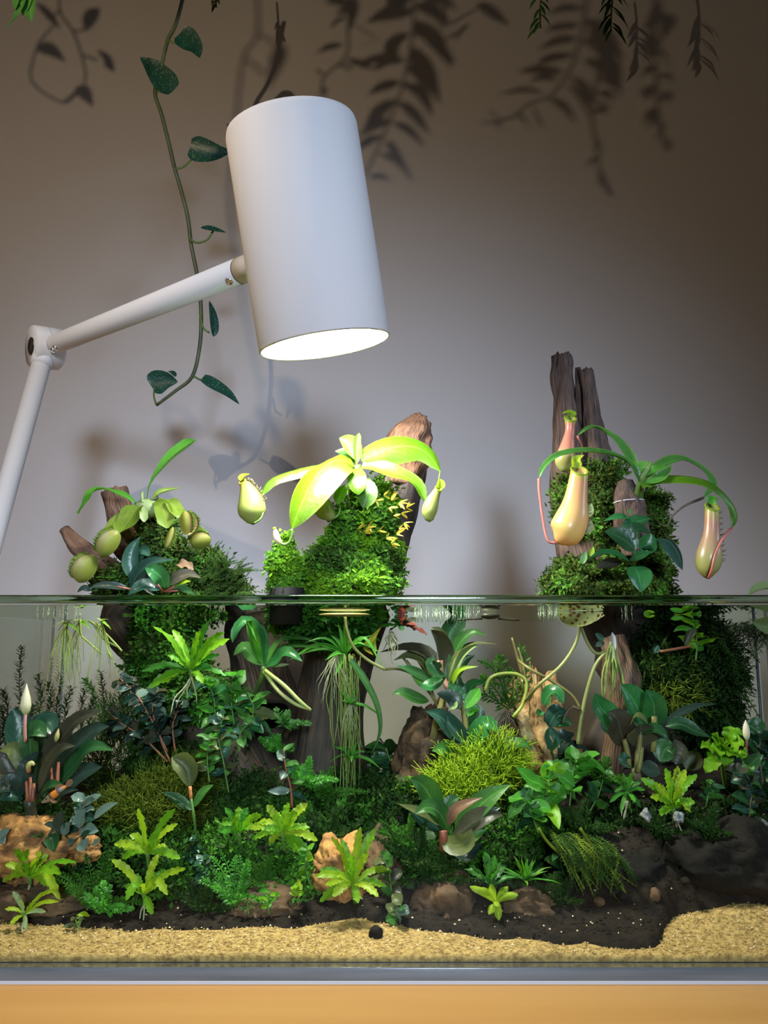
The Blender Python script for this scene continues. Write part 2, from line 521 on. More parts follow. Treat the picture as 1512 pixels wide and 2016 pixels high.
def water_top_material():
    # clear from above; seen from below at a grazing angle the surface mirrors the tank
    t = NT('water_surface')
    tr = t.n('ShaderNodeBsdfTransparent'); tr.inputs[0].default_value = (0.97, 1.0, 0.97, 1)
    gl = t.n('ShaderNodeBsdfGlossy'); gl.inputs['Roughness'].default_value = 0.0
    gl.inputs[0].default_value = (0.93, 0.97, 0.92, 1)
    lw = t.n('ShaderNodeLayerWeight'); lw.inputs[0].default_value = 0.5
    f = t.math('MULTIPLY', t.math('SUBTRACT', lw.outputs['Facing'], 0.62, True), 3.6, True)
    f = t.math('MAXIMUM', f, 0.03)
    bp = t.n('ShaderNodeBump'); bp.inputs['Strength'].default_value = 0.05; bp.inputs['Distance'].default_value = 0.001
    t.l(t.noise(35.0, detail=1.0), bp.inputs['Height']); t.l(bp.outputs[0], gl.inputs['Normal'])
    mx = t.n('ShaderNodeMixShader'); t.l(f, mx.inputs[0])
    t.l(tr.outputs[0], mx.inputs[1]); t.l(gl.outputs[0], mx.inputs[2]); t.l(mx.outputs[0], t.out.inputs[0])
    return t.m


def water_side_material():
    t = NT('water_body')
    tr = t.n('ShaderNodeBsdfTransparent'); tr.inputs[0].default_value = (0.88, 0.915, 0.84, 1)
    t.l(tr.outputs[0], t.out.inputs[0])
    return t.m


def rim_material():
    t = NT('polished_glass_edge')
    g = t.n('ShaderNodeBsdfGlass'); g.inputs['IOR'].default_value = 1.48; g.inputs['Roughness'].default_value = 0.02
    g.inputs[0].default_value = (0.60, 0.70, 0.58, 1)
    t.l(g.outputs[0], t.out.inputs[0])
    return t.m


PANE = glass_material('clear_pane', (0.985, 0.99, 0.985))
RIMM = rim_material()
BASEG = plain_mat('glass_base_edge', (0.17, 0.20, 0.22), (0.09, 0.115, 0.13), 0.12, scale=12, stretch=(1, 20, 20))
SILI = plain_mat('silicone_seam', (0.30, 0.36, 0.42), (0.2, 0.25, 0.30), 0.25, trans=0.3)
SLABP = plain_mat('slab_pale', (0.55, 0.58, 0.58), rough=0.6)
tank = thing('glass_tank', 'rimless clear glass aquarium tank on the wooden table', 'aquarium', (0.022, TY0, 0.0))


def pane(name, lo, hi, mat=None):
    m = MB(); m.box(lo, hi)
    return m.build(name, mat or PANE, tank, False)


def bevel(o, w, seg=3):
    b = o.modifiers.new('bevel', 'BEVEL'); b.width = w; b.segments = seg; b.limit_method = 'NONE'
    for p in o.data.polygons: p.use_smooth = True
    return o


B0 = 0.0015
pane('front_pane', (TX0, TY0, 0.0075), (TX1, TY0 + G, RIM - 0.0042))
pane('back_pane', (TX0, TY1 - G, 0.0075), (TX1, TY1, RIM))
pane('side_pane', (TX0, TY0 + G, 0.0075), (TX0 + G, TY1 - G, RIM))
pane('side_pane', (TX1 - G, TY0 + G, 0.0075), (TX1, TY1 - G, RIM))
bevel(pane('front_rim', (TX0, TY0, RIM - 0.0041), (TX1, TY0 + G, RIM), RIMM), 0.0012)
bevel(pane('bottom_pane', (TX0, TY0, B0), (TX1, TY1, 0.0074), BASEG), 0.0006)
pane('base_slab', (TX0, TY0 + 0.0004, 0.0), (TX1, TY1, B0), SLABP)  # thin pale slab that shows as a line below the bottom pane
for x in (TX0 + G, TX1 - G):
    m = MB(); m.tube([Vector((x, TY1 - G - 0.0006, 0.0076)), Vector((x, TY1 - G - 0.0006, RIM - 0.001))], 0.0012, 6)
    m.build('corner_seam', SILI, tank)

# water: closed body, its top the mirror-like surface, with a meniscus climbing the front glass
m = MB()
wx0, wx1, wy0, wy1 = TX0 + G + 0.0003, TX1 - G - 0.0003, TY0 + G + 0.0003, TY1 - G - 0.0003
prof = [(wy0, WATER + 0.0016), (wy0 + 0.0005, WATER + 0.0009), (wy0 + 0.0014, WATER + 0.0003), (wy0 + 0.003, WATER), (wy1, WATER)]
for x in (wx0, wx1):
    for (y, z) in prof: m.v.append(Vector((x, y, z)))
for x in (wx0, wx1):
    for y in (wy0, wy1): m.v.append(Vector((x, y, 0.0078)))
k = len(prof)
for i in range(k - 1): m.face((i, k + i, k + i + 1, i + 1), mi=0)
b0 = 2 * k
m.face((0, b0, b0 + 2, k), mi=1)
m.face((k - 1, 2 * k - 1, b0 + 3, b0 + 1), mi=1)
m.face((b0, b0 + 1, b0 + 3, b0 + 2), mi=1)
m.face(tuple(range(k - 1, -1, -1)) [::-1] + (b0 + 1, b0), mi=1)
m.face(tuple(range(k, 2 * k)) + (b0 + 3, b0 + 2), mi=1)
wo = m.build('water', [water_top_material(), water_side_material()], None, False)
tag(wo, 'clear water filling the glass tank almost to its rim', 'water', kind='stuff')

# ------------------------------------------------------------------ sand and soil


EDGE = [(-300, .455), (0, .455), (150, .440), (300, .430), (430, .430), (560, .436), (700, .452), (780, .440), (880, .428), (1000, .421), (1100, .4165), (1255, .418), (1295, .455), (1400, .446), (1512, .438), (1900, .438)]  # soil front carried forward as dark stand-in for plant shade on the sand


def edge_y(px):
    for (a, ya), (b, yb) in zip(EDGE, EDGE[1:]):
        if px <= b:
            return lerp(ya, yb, sstep((px - a) / (b - a)))
    return EDGE[-1][1]


def ground(x, y):
    """height of the planted soil"""
    px = x / y * FPX + 756
    e = edge_y(max(-300, px)) + 0.003 * noise.noise(Vector((x * 45, 0.0, 4.0)))
    s = sstep((y - 0.437) / 0.13)
    right = sstep((px - 1000) / 260.0)
    h = 0.004 + sstep((y - e + 0.004) / 0.012) * 0.012 + s * 0.036 + right * sstep((y - 0.435) / 0.05) * 0.028
    h += 0.006 * noise.noise(Vector((x * 22, y * 22, 3.0))) * s + 0.003 * noise.noise(Vector((x * 70, y * 70, 1.0))) * s
    return h


def sand_h(x, y):
    return 0.0105 + 0.0035 * sstep((y - 0.413) / 0.035) + 0.003 * noise.noise(Vector((x * 13, y * 20, 8.0))) + 0.0012 * noise.noise(Vector((x * 60, y * 60, 2.0))) \
        + 0.010 * sstep((x - 0.14) / 0.05) * sstep((y - 0.418) / 0.04) * (1 - sstep((x - 0.23) / 0.08) * 0.4)


def field(fn, x0, x1, y0, y1, nx, ny, floor):
    m = MB(); rows = []
    for j in range(ny + 1):
        y = lerp(y0, y1, j / ny)
        rows.append([Vector((lerp(x0, x1, i / nx), y, max(floor, fn(lerp(x0, x1, i / nx), y)))) for i in range(nx + 1)])
    m.grid(rows)
    # skirt so that the bed is a solid body
    n = nx + 1
    for jj, rev in ((0, False), (ny, True)):
        b = len(m.v)
        m.v.extend([Vector((rows[jj][i].x, rows[jj][i].y, floor)) for i in range(n)])
        for i in range(nx):
            q = (jj * n + i, b + i, b + i + 1, jj * n + i + 1)
            m.face(q if not rev else q[::-1])
    return m


GX0, GX1, GY0, GY1 = TX0 + G + 0.0008, TX1 - G - 0.0008, TY0 + G + 0.0008, TY1 - G - 0.0008
m = field(sand_h, GX0, GX1, GY0, 0.50, 220, 40, 0.0078)


def grains(m, fn, n, y0, y1, r0, r1, mi=0):
    for _ in range(n):
        y = R.uniform(y0, y1); x = R.uniform(GX0 + 0.002, GX1 - 0.002)
        if abs(x / y * FPX) > 800: continue
        r = R.uniform(r0, r1)
        c = Vector((x, y, fn(x, y) + r * 0.3)); b = len(m.v)
        q = Matrix.Rotation(R.uniform(0, 6.28), 3, 'Z')
        for d in ((1, 0, 0), (0, 1, 0), (-1, 0, 0), (0, -1, 0), (0, 0, 1)):
            m.v.append(c + q @ Vector(d) * r * R.uniform(0.7, 1.2))
        for i in range(4): m.face((b + i, b + (i + 1) % 4, b + 4), mi=mi)


grains(m, sand_h, 9000, GY0 + 0.001, 0.462, 0.0004, 0.0008)
grains(m, sand_h, 900, GY0 + 0.001, 0.462, 0.0004, 0.0008, 1)
tag(m.build('sand_bed', [SAND, GRAINP], None), 'fine golden sand strip along the front glass', 'sand', kind='stuff')
m = field(ground, GX0, GX1, GY0 + 0.001, GY1, 200, 110, 0.0079)
grains(m, ground, 6000, 0.425, 0.56, 0.0005, 0.0012)
grains(m, ground, 420, 0.422, 0.52, 0.0004, 0.0008, 1)
tag(m.build('soil_bed', [SOIL, GRAINP], None), 'dark planting soil behind the sand, its front edge also standing in for plant shade', 'soil', kind='stuff')

# ------------------------------------------------------------------ desk lamp
JO = P(90, 685, 0.70)                               # elbow joint
sb, st = P(640, 681, 0.475), P(573, 252, 0.452)     # mouth and top centre of the shade
ax = (sb - st).normalized()
SR = M(131, 0.493)
lamp = thing('desk_lamp', 'white desk lamp with a lit cylinder shade hanging over the tank', 'lamp', (-0.37, 0.62, 0.0))


def lathe(m, c, axis, prof, seg=48, mi=0):
    axis = axis.normalized(); u = axis.orthogonal().normalized(); w = axis.cross(u)
    rows = [[c + axis * h + (u * math.cos(a) + w * math.sin(a)) * r for a in [2 * math.pi * k / seg for k in range(seg)]] for (h, r) in prof]
    m.grid(rows, True, mi=mi)


SL = (sb - st).length
m = MB()
lathe(m, st, ax, [(0.0, 0.0001), (0.0, SR - 0.003), (0.001, SR - 0.0008), (0.004, SR), (SL - 0.001, SR), (SL, SR - 0.0008), (SL - 0.001, SR - 0.0016),
                  (SL * 0.5, SR - 0.0016), (0.006, SR - 0.0016), (0.006, 0.0001)])
sh = m.build('shade', WHITE, lamp)


def emit_mat(name, col, s):
    t = NT(name); e = t.n('ShaderNodeEmission'); e.inputs[0].default_value = (*col, 1); e.inputs[1].default_value = s
    t.l(e.outputs[0], t.out.inputs[0]); return t.m


m = MB(); lathe(m, st, ax, [(SL - 0.012, 0.0002), (SL - 0.011, SR - 0.004), (SL - 0.0105, SR - 0.002)], 48)
m.build('diffuser', emit_mat('lit_diffuser', (1.0, 0.98, 0.93), 6.0), sh)
ld = add_light('desk_lamp_light', 'AREA', sb - ax * 0.009, LAMP_WATTS, (1.0, 0.97, 0.91), SR * 1.8, sb + ax)
ld.data.spread = math.radians(165)
# upper arm
AE = (sb * 0.53 + st * 0.47)
arm_end = AE + (JO - AE).normalized() * (SR * 0.97)
ad = (arm_end - JO).normalized()
AR = 0.0084
m = MB(); m.tube([JO + ad * 0.016, JO + ad * 0.022, arm_end - ad * 0.028], [AR * 0.93, AR, AR * 1.04], 28)
ua = m.build('upper_arm', WHITE, lamp)
m = MB(); m.tube([arm_end - ad * 0.0276, arm_end - ad * 0.0012 + ad * 0.004], [AR * 1.04, AR * 1.04], 28); m.build('swivel', WHITE, lamp)
m = MB(); m.tube([arm_end - ad * 0.0282, arm_end - ad * 0.0275], [AR * 1.045] * 2, 28); m.build('swivel_gap', BLACK, lamp)


def screw(c, nrm, r, name='screw', par=None):
    m = MB(); lathe(m, c, nrm, [(-0.001, r), (0.0008, r), (0.001, r * 0.8), (0.0004, r * 0.55), (0.0004, 0.0001)], 16)
    return m.build(name, CHROME, par or ua)


side = ad.cross(Vector((0, 0, 1))).normalized()
dn = side.cross(ad).normalized()
if dn.z > 0: dn = -dn
tocam = (Vector((0, 0, ZC)) - JO).normalized()
tocam = (tocam - ad * tocam.dot(ad)).normalized()
q1 = (dn * 0.55 + tocam * 0.8).normalized()
screw(JO + ad * 0.029 + q1 * AR, q1, 0.0026)
screw(JO + ad * 0.022 + (dn * 0.75 + tocam * 0.6).normalized() * AR, (dn * 0.75 + tocam * 0.6), 0.0026)
screw(arm_end - ad * 0.034 + (dn * 0.62 + tocam * 0.75).normalized() * AR * 1.03, (dn * 0.62 + tocam * 0.75), 0.0028)
# elbow knob
ka = Vector((-0.76, -0.64, -0.10)).normalized()
KR = M(43, 0.70)
m = MB(); lathe(m, JO, ka, [(-0.013, 0.0001), (-0.013, KR * 0.90), (-0.011, KR), (-0.0003, KR), (0.0003, KR), (0.011, KR), (0.0125, KR * 0.96), (0.0125, 0.0001)], 40)
kn = m.build('elbow_joint', WHITE, lamp)
m = MB(); lathe(m, JO, ka, [(0.0120, KR * 0.42), (0.0132, KR * 0.42), (0.0136, KR * 0.36), (0.0130, KR * 0.30), (0.0130, 0.0001)], 28)
m.build('cap', DARKM, kn)
m = MB(); lathe(m, JO, ka, [(-0.0006, KR * 1.003), (0.0006, KR * 1.003)], 40); m.build('seam', plain_mat('seam_grey', (0.5, 0.5, 0.52), rough=0.5), kn)
# lower arm and base
LB = Vector((-0.365, 0.64, 0.0))
lt = P(80, 722, 0.692)
ldn = (P(-8, 1040, 0.660) - lt).normalized()
l_end = lt + ldn * ((lt.z - 0.02) / -ldn.z)
m = MB(); m.tube([lt, l_end], [AR * 0.98, AR * 1.03], 28); m.build('lower_arm', WHITE, lamp)
m = MB(); m.tube([lt - ldn * 0.010, lt - ldn * 0.001], [AR * 1.12, AR * 1.12], 28); m.build('collar', WHITE, lamp)
m = MB(); m.tube([lt - ldn * 0.0112, lt - ldn * 0.0099], [AR * 1.0, AR * 1.0], 28); m.build('collar_gap', BLACK, lamp)
m = MB(); lathe(m, Vector((l_end.x, l_end.y, 0.0)), Vector((0, 0, 1)), [(0.0005, 0.0001), (0.0005, 0.068), (0.003, 0.070), (0.018, 0.070), (0.021, 0.067), (0.021, 0.0001)], 48)
m.build('base', WHITE, lamp)
# ------------------------------------------------------------------ plant builders
SHAPES = {
    'oval': lambda t: math.sin(math.pi * min(1, t ** 0.85)) ** 0.75,
    'lance': lambda t: math.sin(math.pi * t ** 0.75) ** 1.0,
    'spoon': lambda t: (0.10 + 0.9 * sstep((t - 0.12) / 0.5)) * (1 - sstep((t - 0.80) / 0.2)) ** 0.6,
    'strap': lambda t: (0.55 + 0.45 * sstep(t / 0.3)) * (1 - t ** 4) ** 0.8,
    'strapw': lambda t: (0.35 + 0.65 * sstep(t / 0.5)) * (1 - max(0, t - 0.82) / 0.18 * 0.85),
    'grass': lambda t: (0.8 + 0.2 * sstep(t / 0.2)) * (1 - t ** 2.2),
    'heart': lambda t: max(0.0, (math.sin(math.pi * min(1, (t * 0.93 + 0.07) ** 0.62)))) ** 0.8,
}


def leaf(parent, path, w, mat, shape='oval', nrm=None, cup=0.15, wave=0.0, wfreq=14.0, tooth=0.0, n=11, mcr=5, twist=0.0, name='leaf', mbx=None, jit=0.25):
    """one leaf blade: path = world points base to tip, w = full width in metres"""
    pts = cr(path, n)
    if nrm is None:
        nrm = Vector((0, -0.75, 0.62)) + rv(jit)
    nrm = Vector(nrm).normalized()
    fn = SHAPES[shape]
    ph = R.uniform(0, 6.28); ph2 = R.uniform(0, 6.28)
    rows = []
    for i, p in enumerate(pts):
        t = i / (n - 1)
        tan = pts[min(i + 1, n - 1)] - pts[max(i - 1, 0)]
        tan = tan.normalized() if tan.length > 1e-9 else Vector((0, 0, 1))
        sd = tan.cross(nrm)
        if sd.length < 0.05: sd = tan.orthogonal()
        sd.normalize()
        nn = sd.cross(tan).normalized()
        if twist:
            q = Matrix.Rotation(twist * t, 3, tan); sd = q @ sd; nn = q @ nn
        ww = max(0.03, fn(t)) * w * 0.5
        row = []
        for j in range(mcr):
            v = -1 + 2 * j / (mcr - 1)
            e = 1.0
            if tooth and abs(v) > 0.9:
                e = 1 + tooth * (1 if (i % 2) else -1)
            off = cup * v * v * ww * 2 + (wave * w * abs(v) ** 2 * math.sin(wfreq * t + (ph if v > 0 else ph2)))
            row.append(p + sd * (v * ww * e) + nn * off)
        rows.append(row)
    m = mbx or MB()
    m.grid(rows)
    if mbx is None:
        return m.build(name, mat, parent)


def stem(parent, pts, r, mat, name='stem', seg=6, n=10):
    m = MB(); m.tube(pts, r, seg, n)
    return m.build(name, mat, parent)


def px_path(pts, Y):
    return [P(p[0], p[1], Y + (p[2] if len(p) > 2 else 0.0)) for p in pts]


def leaves_px(t, Y, specs):
    """specs: (points in the photograph [(px,py,dy)], width px, material, options)"""
    for s in specs:
        pts, w, mat = s[0], s[1], s[2]
        kw = dict(s[3]) if len(s) > 3 else {}
        leaf(t, px_path(pts, Y), M(w, Y), mat, **kw)


def rosette(name, label, cat, px, py, Y, n, ln, w, mat, shape='strap', el=(15, 80), wave=0.12, tooth=0.12, cup=0.1, droop=0.35, az0=None, group=None, root=None, ymin=0.421, mats=None, stalk=None, yscale=0.7, azr=None):
    c = P(px, py, Y)
    t = root or thing(name, label, cat, c, group)
    L = M(ln, Y)
    for i in range(n):
        f = (i + 0.5) / n
        az = i * 2.39996 + (az0 or 0) + R.uniform(-0.2, 0.2)
        if azr: az = lerp(azr[0], azr[1], (i * 0.618) % 1.0)
        e = math.radians(lerp(el[0], el[1], f) + R.uniform(-8, 8))
        l = L * R.uniform(0.75, 1.1) * (0.75 + 0.35 * (1 - f))
        d = Vector((math.cos(az) * math.cos(e), math.sin(az) * math.cos(e) * yscale, math.sin(e)))
        pts = []
        for k in range(5):
            u = k / 4
            p = c + d * (l * u) + Vector((0, 0, -1)) * (l * droop * u * u * math.cos(e)) + rv(l * 0.02)
            p.y = max(p.y, ymin); p.y = min(p.y, 0.698)
            pts.append(p)
        leaf(t, pts, M(w, Y) * R.uniform(0.8, 1.15), (mats[i % len(mats)] if mats else mat), shape, Vector((0, 0, 1)) * 0.9 + Vector((d.x, d.y, 0)) * -0.35 + Vector((0, -0.5, 0)), cup, wave, R.uniform(16, 26), tooth, n=13)
    return t


def bush(name, label, cat, spine, Y, n, ln, w, mats, shape='oval', stem_r=1.6, stem_mat=None, start=0.15, group=None, cup=0.15, wave=0.03, root=None, spread=1.0, up=0.35, nrm=None, ymin=0.421, pairs=False, droop=0.25):
    sp = cr(px_path(spine, Y), 24)
    t = root or thing(name, label, cat, sp[0], group)
    stem(t, sp, [M(stem_r, Y)] * 20 + [M(stem_r * 0.6, Y)] * 4, stem_mat or STEMG, seg=5, n=None) if False else None
    m = MB(); m.tube(sp, [lerp(M(stem_r, Y), M(stem_r * 0.5, Y), i / 23) for i in range(24)], 5); m.build('stem', stem_mat or STEMG, t)
    for i in range(n):
        u = start + (1 - start) * ((i // 2 if pairs else i) + 0.5) / (n / 2 if pairs else n)
        u = min(u, 0.999)
        k = u * 23; a = int(k)
        p = lerp(sp[a], sp[min(a + 1, 23)], k - a)
        tan = (sp[min(a + 1, 23)] - sp[max(a - 1, 0)]).normalized()
        az = (i * 2.39996 if not pairs else (i // 2) * 1.4 + (i % 2) * math.pi) + R.uniform(-0.8, 0.8)
        o = tan.orthogonal().normalized()
        d = (Matrix.Rotation(az, 3, tan) @ o) * spread + tan * (up + R.uniform(-0.35, 0.55))
        d.y *= 0.7; d.normalize()
        l = M(ln, Y) * R.uniform(0.55, 1.3) * (1 - 0.3 * u)
        pts = [p]; dr = droop + R.uniform(-0.3, 0.35)
        for kk in range(1, 5):
            uu = kk / 4
            q = p + d * (l * uu) + Vector((0, 0, -1)) * (l * dr * uu * uu) + rv(l * 0.04)
            q.y = min(max(q.y, ymin), 0.698)
            pts.append(q)
        leaf(t, pts, M(w, Y) * R.uniform(0.8, 1.15), mats[i % len(mats)], shape, nrm or (Vector((0, -0.6, 0.75)) + rv(0.4)), cup, wave, 14, n=8)
    return t


def feather(m, pts, ln, n, w, flat=None, both=True, taper=True):
    """fine pinnate frond added to m: pts = 3D spine"""
    sp = cr(pts, n + 1)
    m.tube(sp, w * 0.35, 3, caps=False)
    for i in range(1, n):
        tan = (sp[i + 1] - sp[i - 1]).normalized()
        nn = flat if flat is not None else Vector((0, -0.7, 0.6)) + rv(0.5)
        sd = tan.cross(nn)
        if sd.length < 1e-4: continue
        sd.normalize()
        l = ln * (1 - (0.75 * (i / n) ** 2 if taper else 0)) * R.uniform(0.8, 1.15)
        for s in ((-1, 1) if both else (R.choice((-1, 1)),)):
            d = (sd * s + tan * 0.55 + rv(0.15)).normalized()
            nd = d.cross(nn.normalized())
            nd = nd.normalized() if nd.length > 1e-5 else tan
            b = len(m.v); p = sp[i]
            m.v.extend([p, p + d * l * 0.5 + nd * w * 0.5, p + d * l, p + d * l * 0.5 - nd * w * 0.5])
            m.face((b, b + 1, b + 2, b + 3), [(0, .4), (.5, .4), (1, .4), (.5, .4)], mi=0)


def sprig(m, p, d, l, w, k=4, mi=0):
    """tiny moss shoot: little leaflets around a short curved stem"""
    d = d.normalized()
    o = d.orthogonal().normalized()
    c = rv(0.3)
    for i in range(k):
        u = (i + 1) / k
        q = p + d * (l * u * 0.8) + c * (l * u * u)
        dd = (Matrix.Rotation(i * 2.4 + c.x * 9, 3, d) @ o * 0.9 + d * 0.7).normalized()
        s = dd.cross(d).normalized() * w
        b = len(m.v)
        m.v.extend([q - s * 0.4, q + dd * l * 0.22 + s, q + dd * l * 0.5, q + dd * l * 0.22 - s])
        m.face((b, b + 1, b + 2, b + 3), [(0, .4)] * 4, mi=mi)


def moss(name, label, blobs, n, l, w, mats, weights=None, seed=1, core=None, cat='moss', k=4, down=0.0, ymin=None):
    """mossy mound: blobs = (centre, radii); shoots stand on the blob surfaces"""
    m = MB()

    def bump(d, k):
        return 1 + 0.30 * noise.noise(d * 2.3 + Vector((seed * 1.7 + k * 3.1, k, 0))) + 0.16 * noise.noise(d * 6.0 + Vector((k, seed, 5)))
    for i, (c, r) in enumerate(blobs):
        rows = []
        for a in range(13):
            th = math.pi * a / 12; row = []
            for q in range(20):
                ph = 2 * math.pi * q / 20
                d = Vector((math.sin(th) * math.cos(ph), math.sin(th) * math.sin(ph), math.cos(th)))
                f = bump(d, i) * 0.93
                row.append(Vector(c) + Vector((d.x * r[0], d.y * r[1], d.z * r[2])) * f)
            rows.append(row)
        m.grid(rows, True, mi=len(mats))
    tot = sum(r[0] * r[1] + r[1] * r[2] + r[0] * r[2] for c, r in blobs)
    for bi, (c, r) in enumerate(blobs):
        cnt = int(n * (r[0] * r[1] + r[1] * r[2] + r[0] * r[2]) / tot)
        for _ in range(cnt):
            d = rv(1.0)
            while d.length > 1 or d.length < 0.1: d = rv(1.0)
            d.normalize()
            if d.y > 0.45: d.y = -d.y
            p = Vector(c) + Vector((d.x * r[0], d.y * r[1], d.z * r[2])) * bump(d, bi)
            inside = False
            for (c2, r2) in blobs:
                if c2 is c: continue
                e = p - Vector(c2)
                if (e.x / r2[0]) ** 2 + (e.y / r2[1]) ** 2 + (e.z / r2[2]) ** 2 < 0.8: inside = True; break
            if inside: continue
            nn = Vector((d.x / r[0], d.y / r[1], d.z / r[2])).normalized() + Vector((0, 0, 0.35 - down)) + rv(0.45)
            pn = noise.noise(p * 55 + Vector((seed, 0, 0))) * 0.5 + 0.5 + R.uniform(-0.15, 0.15)
            mi = min(len(mats) - 1, max(0, int(pn * len(mats) * 1.3 - 0.2 * len(mats)))) if len(mats) > 1 else 0
            sprig(m, p, nn, l * R.uniform(0.5, 1.25) * (0.55 + 1.1 * sstep(noise.noise(p * 90) + 0.5)), w * R.uniform(0.7, 1.5), k, mi)
    o = m.build(name, list(mats) + [core or SOIL], None)
    return tag(o, label, cat, kind='stuff')


def wood_tube(m, pts, rad, seg=26, n=40, rough=0.22, seed=0, flat=1.0, ridges=7, mi=0, cut=0.0):
    """gnarled driftwood limb"""
    cp = cr(pts, n); cr_ = cr(list(rad), n)
    up = Vector((0, -1, 0.05)); rows = []
    for i, p in enumerate(cp):
        t = (cp[min(i + 1, n - 1)] - cp[max(i - 1, 0)]).normalized()
        up = (up - t * up.dot(t)).normalized(); w = t.cross(up)
        u = i / (n - 1)
        row = []
        for k in range(seg):
            a = 2 * math.pi * k / seg
            q = Vector((math.cos(a) * 1.3, math.sin(a) * 1.3, u * 2.2 * len(pts) / 3))
            f = 1 + rough * noise.noise(q * 1.5 + Vector((seed * 5.3, seed, 0))) + rough * 0.6 * noise.noise(Vector((q.x * 5, q.y * 5, q.z * 0.9)) + Vector((seed, 3, 0)))
            f += 0.5 * rough * abs(math.sin(a * ridges * 0.5 + 1.5 * noise.noise(Vector((0, seed, u * 4))))) - 0.2 * rough
            row.append(p + (up * math.cos(a) * flat + w * math.sin(a)) * (cr_[i] * f))
        rows.append(row)
    if cut:
        for j in range(seg):
            rows[-1][j] += (cp[-1] - cp[-2]).normalized() * cut * (noise.noise(Vector((j * 1.7, seed, 0))))
    b = m.grid(rows, True, mi=mi)
    m.face(list(range(b + seg - 1, b - 1, -1)), mi=mi)
    e = b + (n - 1) * seg
    m.v.append(cp[-1] - (cp[-1] - cp[-2]).normalized() * cr_[-1] * 0.2); c = len(m.v) - 1
    for j in range(seg):
        m.face((e + j, e + (j + 1) % seg, c), mi=mi)


def rock(name, label, px, py, Y, rx, rz, ry, mat, seed, amp=0.35, freq=55.0, cat='stone', group=None, rot=0.0):
    c = P(px, py, Y)
    big = rx > 20
    m = MB(); rows = []; nr, ns = (44, 60) if big else (12, 16)
    q = Matrix.Rotation(rot, 3, 'Y'); off = Vector((seed * 7.1, seed * 3.3, seed))
    for i in range(nr + 1):
        th = math.pi * i / nr; row = []
        for j in range(ns):
            a = 2 * math.pi * j / ns
            d = Vector((math.sin(th) * math.cos(a), math.sin(th) * math.sin(a), math.cos(th)))
            f = 1 + amp * 0.9 * noise.noise(d * 1.8 + off)
            if big:
                f += amp * 0.45 * (0.5 - abs(noise.noise(d * 3.6 + off * 2))) - amp * 0.45 * max(0, noise.noise(d * 7.5 + off)) + amp * 0.22 * noise.noise(d * 16 + off)
            row.append(c + q @ (Vector((d.x * M(rx, Y), d.y * ry, d.z * M(rz, Y))) * f))
        rows.append(row)
    m.grid(rows, True)
    return tag(m.build(name, mat, None), label, cat, group)


def roots(m, p, n, l, spread, r, down=Vector((0, 0, -1)), curl=0.25):
    for _ in range(n):
        d = (down + rv(spread)); d.normalize()
        ll = l * R.uniform(0.4, 1.1)
        pts = [p + rv(r * 2)]
        for k in range(1, 5):
            pts.append(pts[-1] + d * (ll / 4) + rv(ll * 0.25 * curl)); d = (d + down * 0.25 + rv(curl * 0.4)).normalized()
        m.tube(pts, [r, r, r * 0.9, r * 0.8, r * 0.4], 4, 8)


def pitcher(t, axis_px, rad_px, Y, mat, lid_px=None, lid_w=16, lid_mat=None, tendril=None, tmat=None, hairs=True, hside=1, rim_mat=None, tr=1.8, mouth=None, hair_u=(0.45, 0.98)):
    """axis bottom -> mouth in photo points; one pitcher part with rim, lid, tendril, fringe"""
    pts = px_path(axis_px, Y); n = 20
    cp = cr(pts, n); rr = [M(x, Y) for x in cr([float(x) for x in rad_px], n)]
    m = MB(); seg = 20; rows = []
    up = Vector((0, -1, 0))
    mouth_n = (cp[-1] - cp[-2]).normalized()
    frames = []
    for i, p in enumerate(cp):
        tt = (cp[min(i + 1, n - 1)] - cp[max(i - 1, 0)]).normalized()
        u = (up - tt * up.dot(tt)).normalized(); w = tt.cross(u)
        frames.append((p, tt, u, w))
        tilt = (i / (n - 1)) ** 8 * rr[-1] * 0.75
        rows.append([p + (u * math.cos(a) + w * math.sin(a)) * rr[i] + tt * (-tilt * math.cos(a)) for a in [2 * math.pi * k / seg for k in range(seg)]])
    inner = [[v + (cp[i] - v) * 0.07 for v in rows[i]] for i in range(n - 1, n // 2, -1)]
    m.grid(rows, True)
    b = len(m.v); m.v.append(cp[0] - (cp[1] - cp[0]).normalized() * rr[0] * 0.5)
    for k in range(seg): m.face((k, b, (k + 1) % seg), [(0, 0)] * 3)
    m.grid([rows[-1]] + inner, True)
    body = m.build('pitcher', mat, t)
    m = MB(); ring = rows[-1] + [rows[-1][0], rows[-1][1]]
    m.tube(ring, M(1.8, Y), 6, caps=False); m.build('rim', rim_mat or YLIME, body)
    if lid_px:
        leaf(body, px_path(lid_px, Y), M(lid_w, Y), lid_mat or YLIME, 'heart', (0.2, -0.6, 0.75), 0.3, name='lid')
    if tendril:
        stem(body, px_path(tendril, Y), [M(tr * 1.2, Y), M(tr, Y), M(tr * 1.2, Y)], tmat or STEMG, 'tendril', 7, 22)
    if hairs:
        m = MB()
        for sd_ in (0.35, 0.75):
            for i in range(int(n * hair_u[0]), int(n * hair_u[1])):
                p, tt, u, w = frames[i]
                a = hside * (math.pi / 2 + sd_ * 0.6 - 0.6)
                d = (u * math.cos(a) + w * math.sin(a))
                for s in range(2):
                    q = p + d * rr[i] * 0.98 + tt * R.uniform(-.5, .5) * rr[i] * 0.3
                    e = (d + rv(0.35) + tt * 0.3).normalized() * M(R.uniform(5, 9), Y)
                    m.tube([q, q + e * 0.6, q + e + tt * M(1, Y)], M(0.55, Y), 3)
        m.build('fringe', STEMO, body)
    return body
# ------------------------------------------------------------------ driftwood


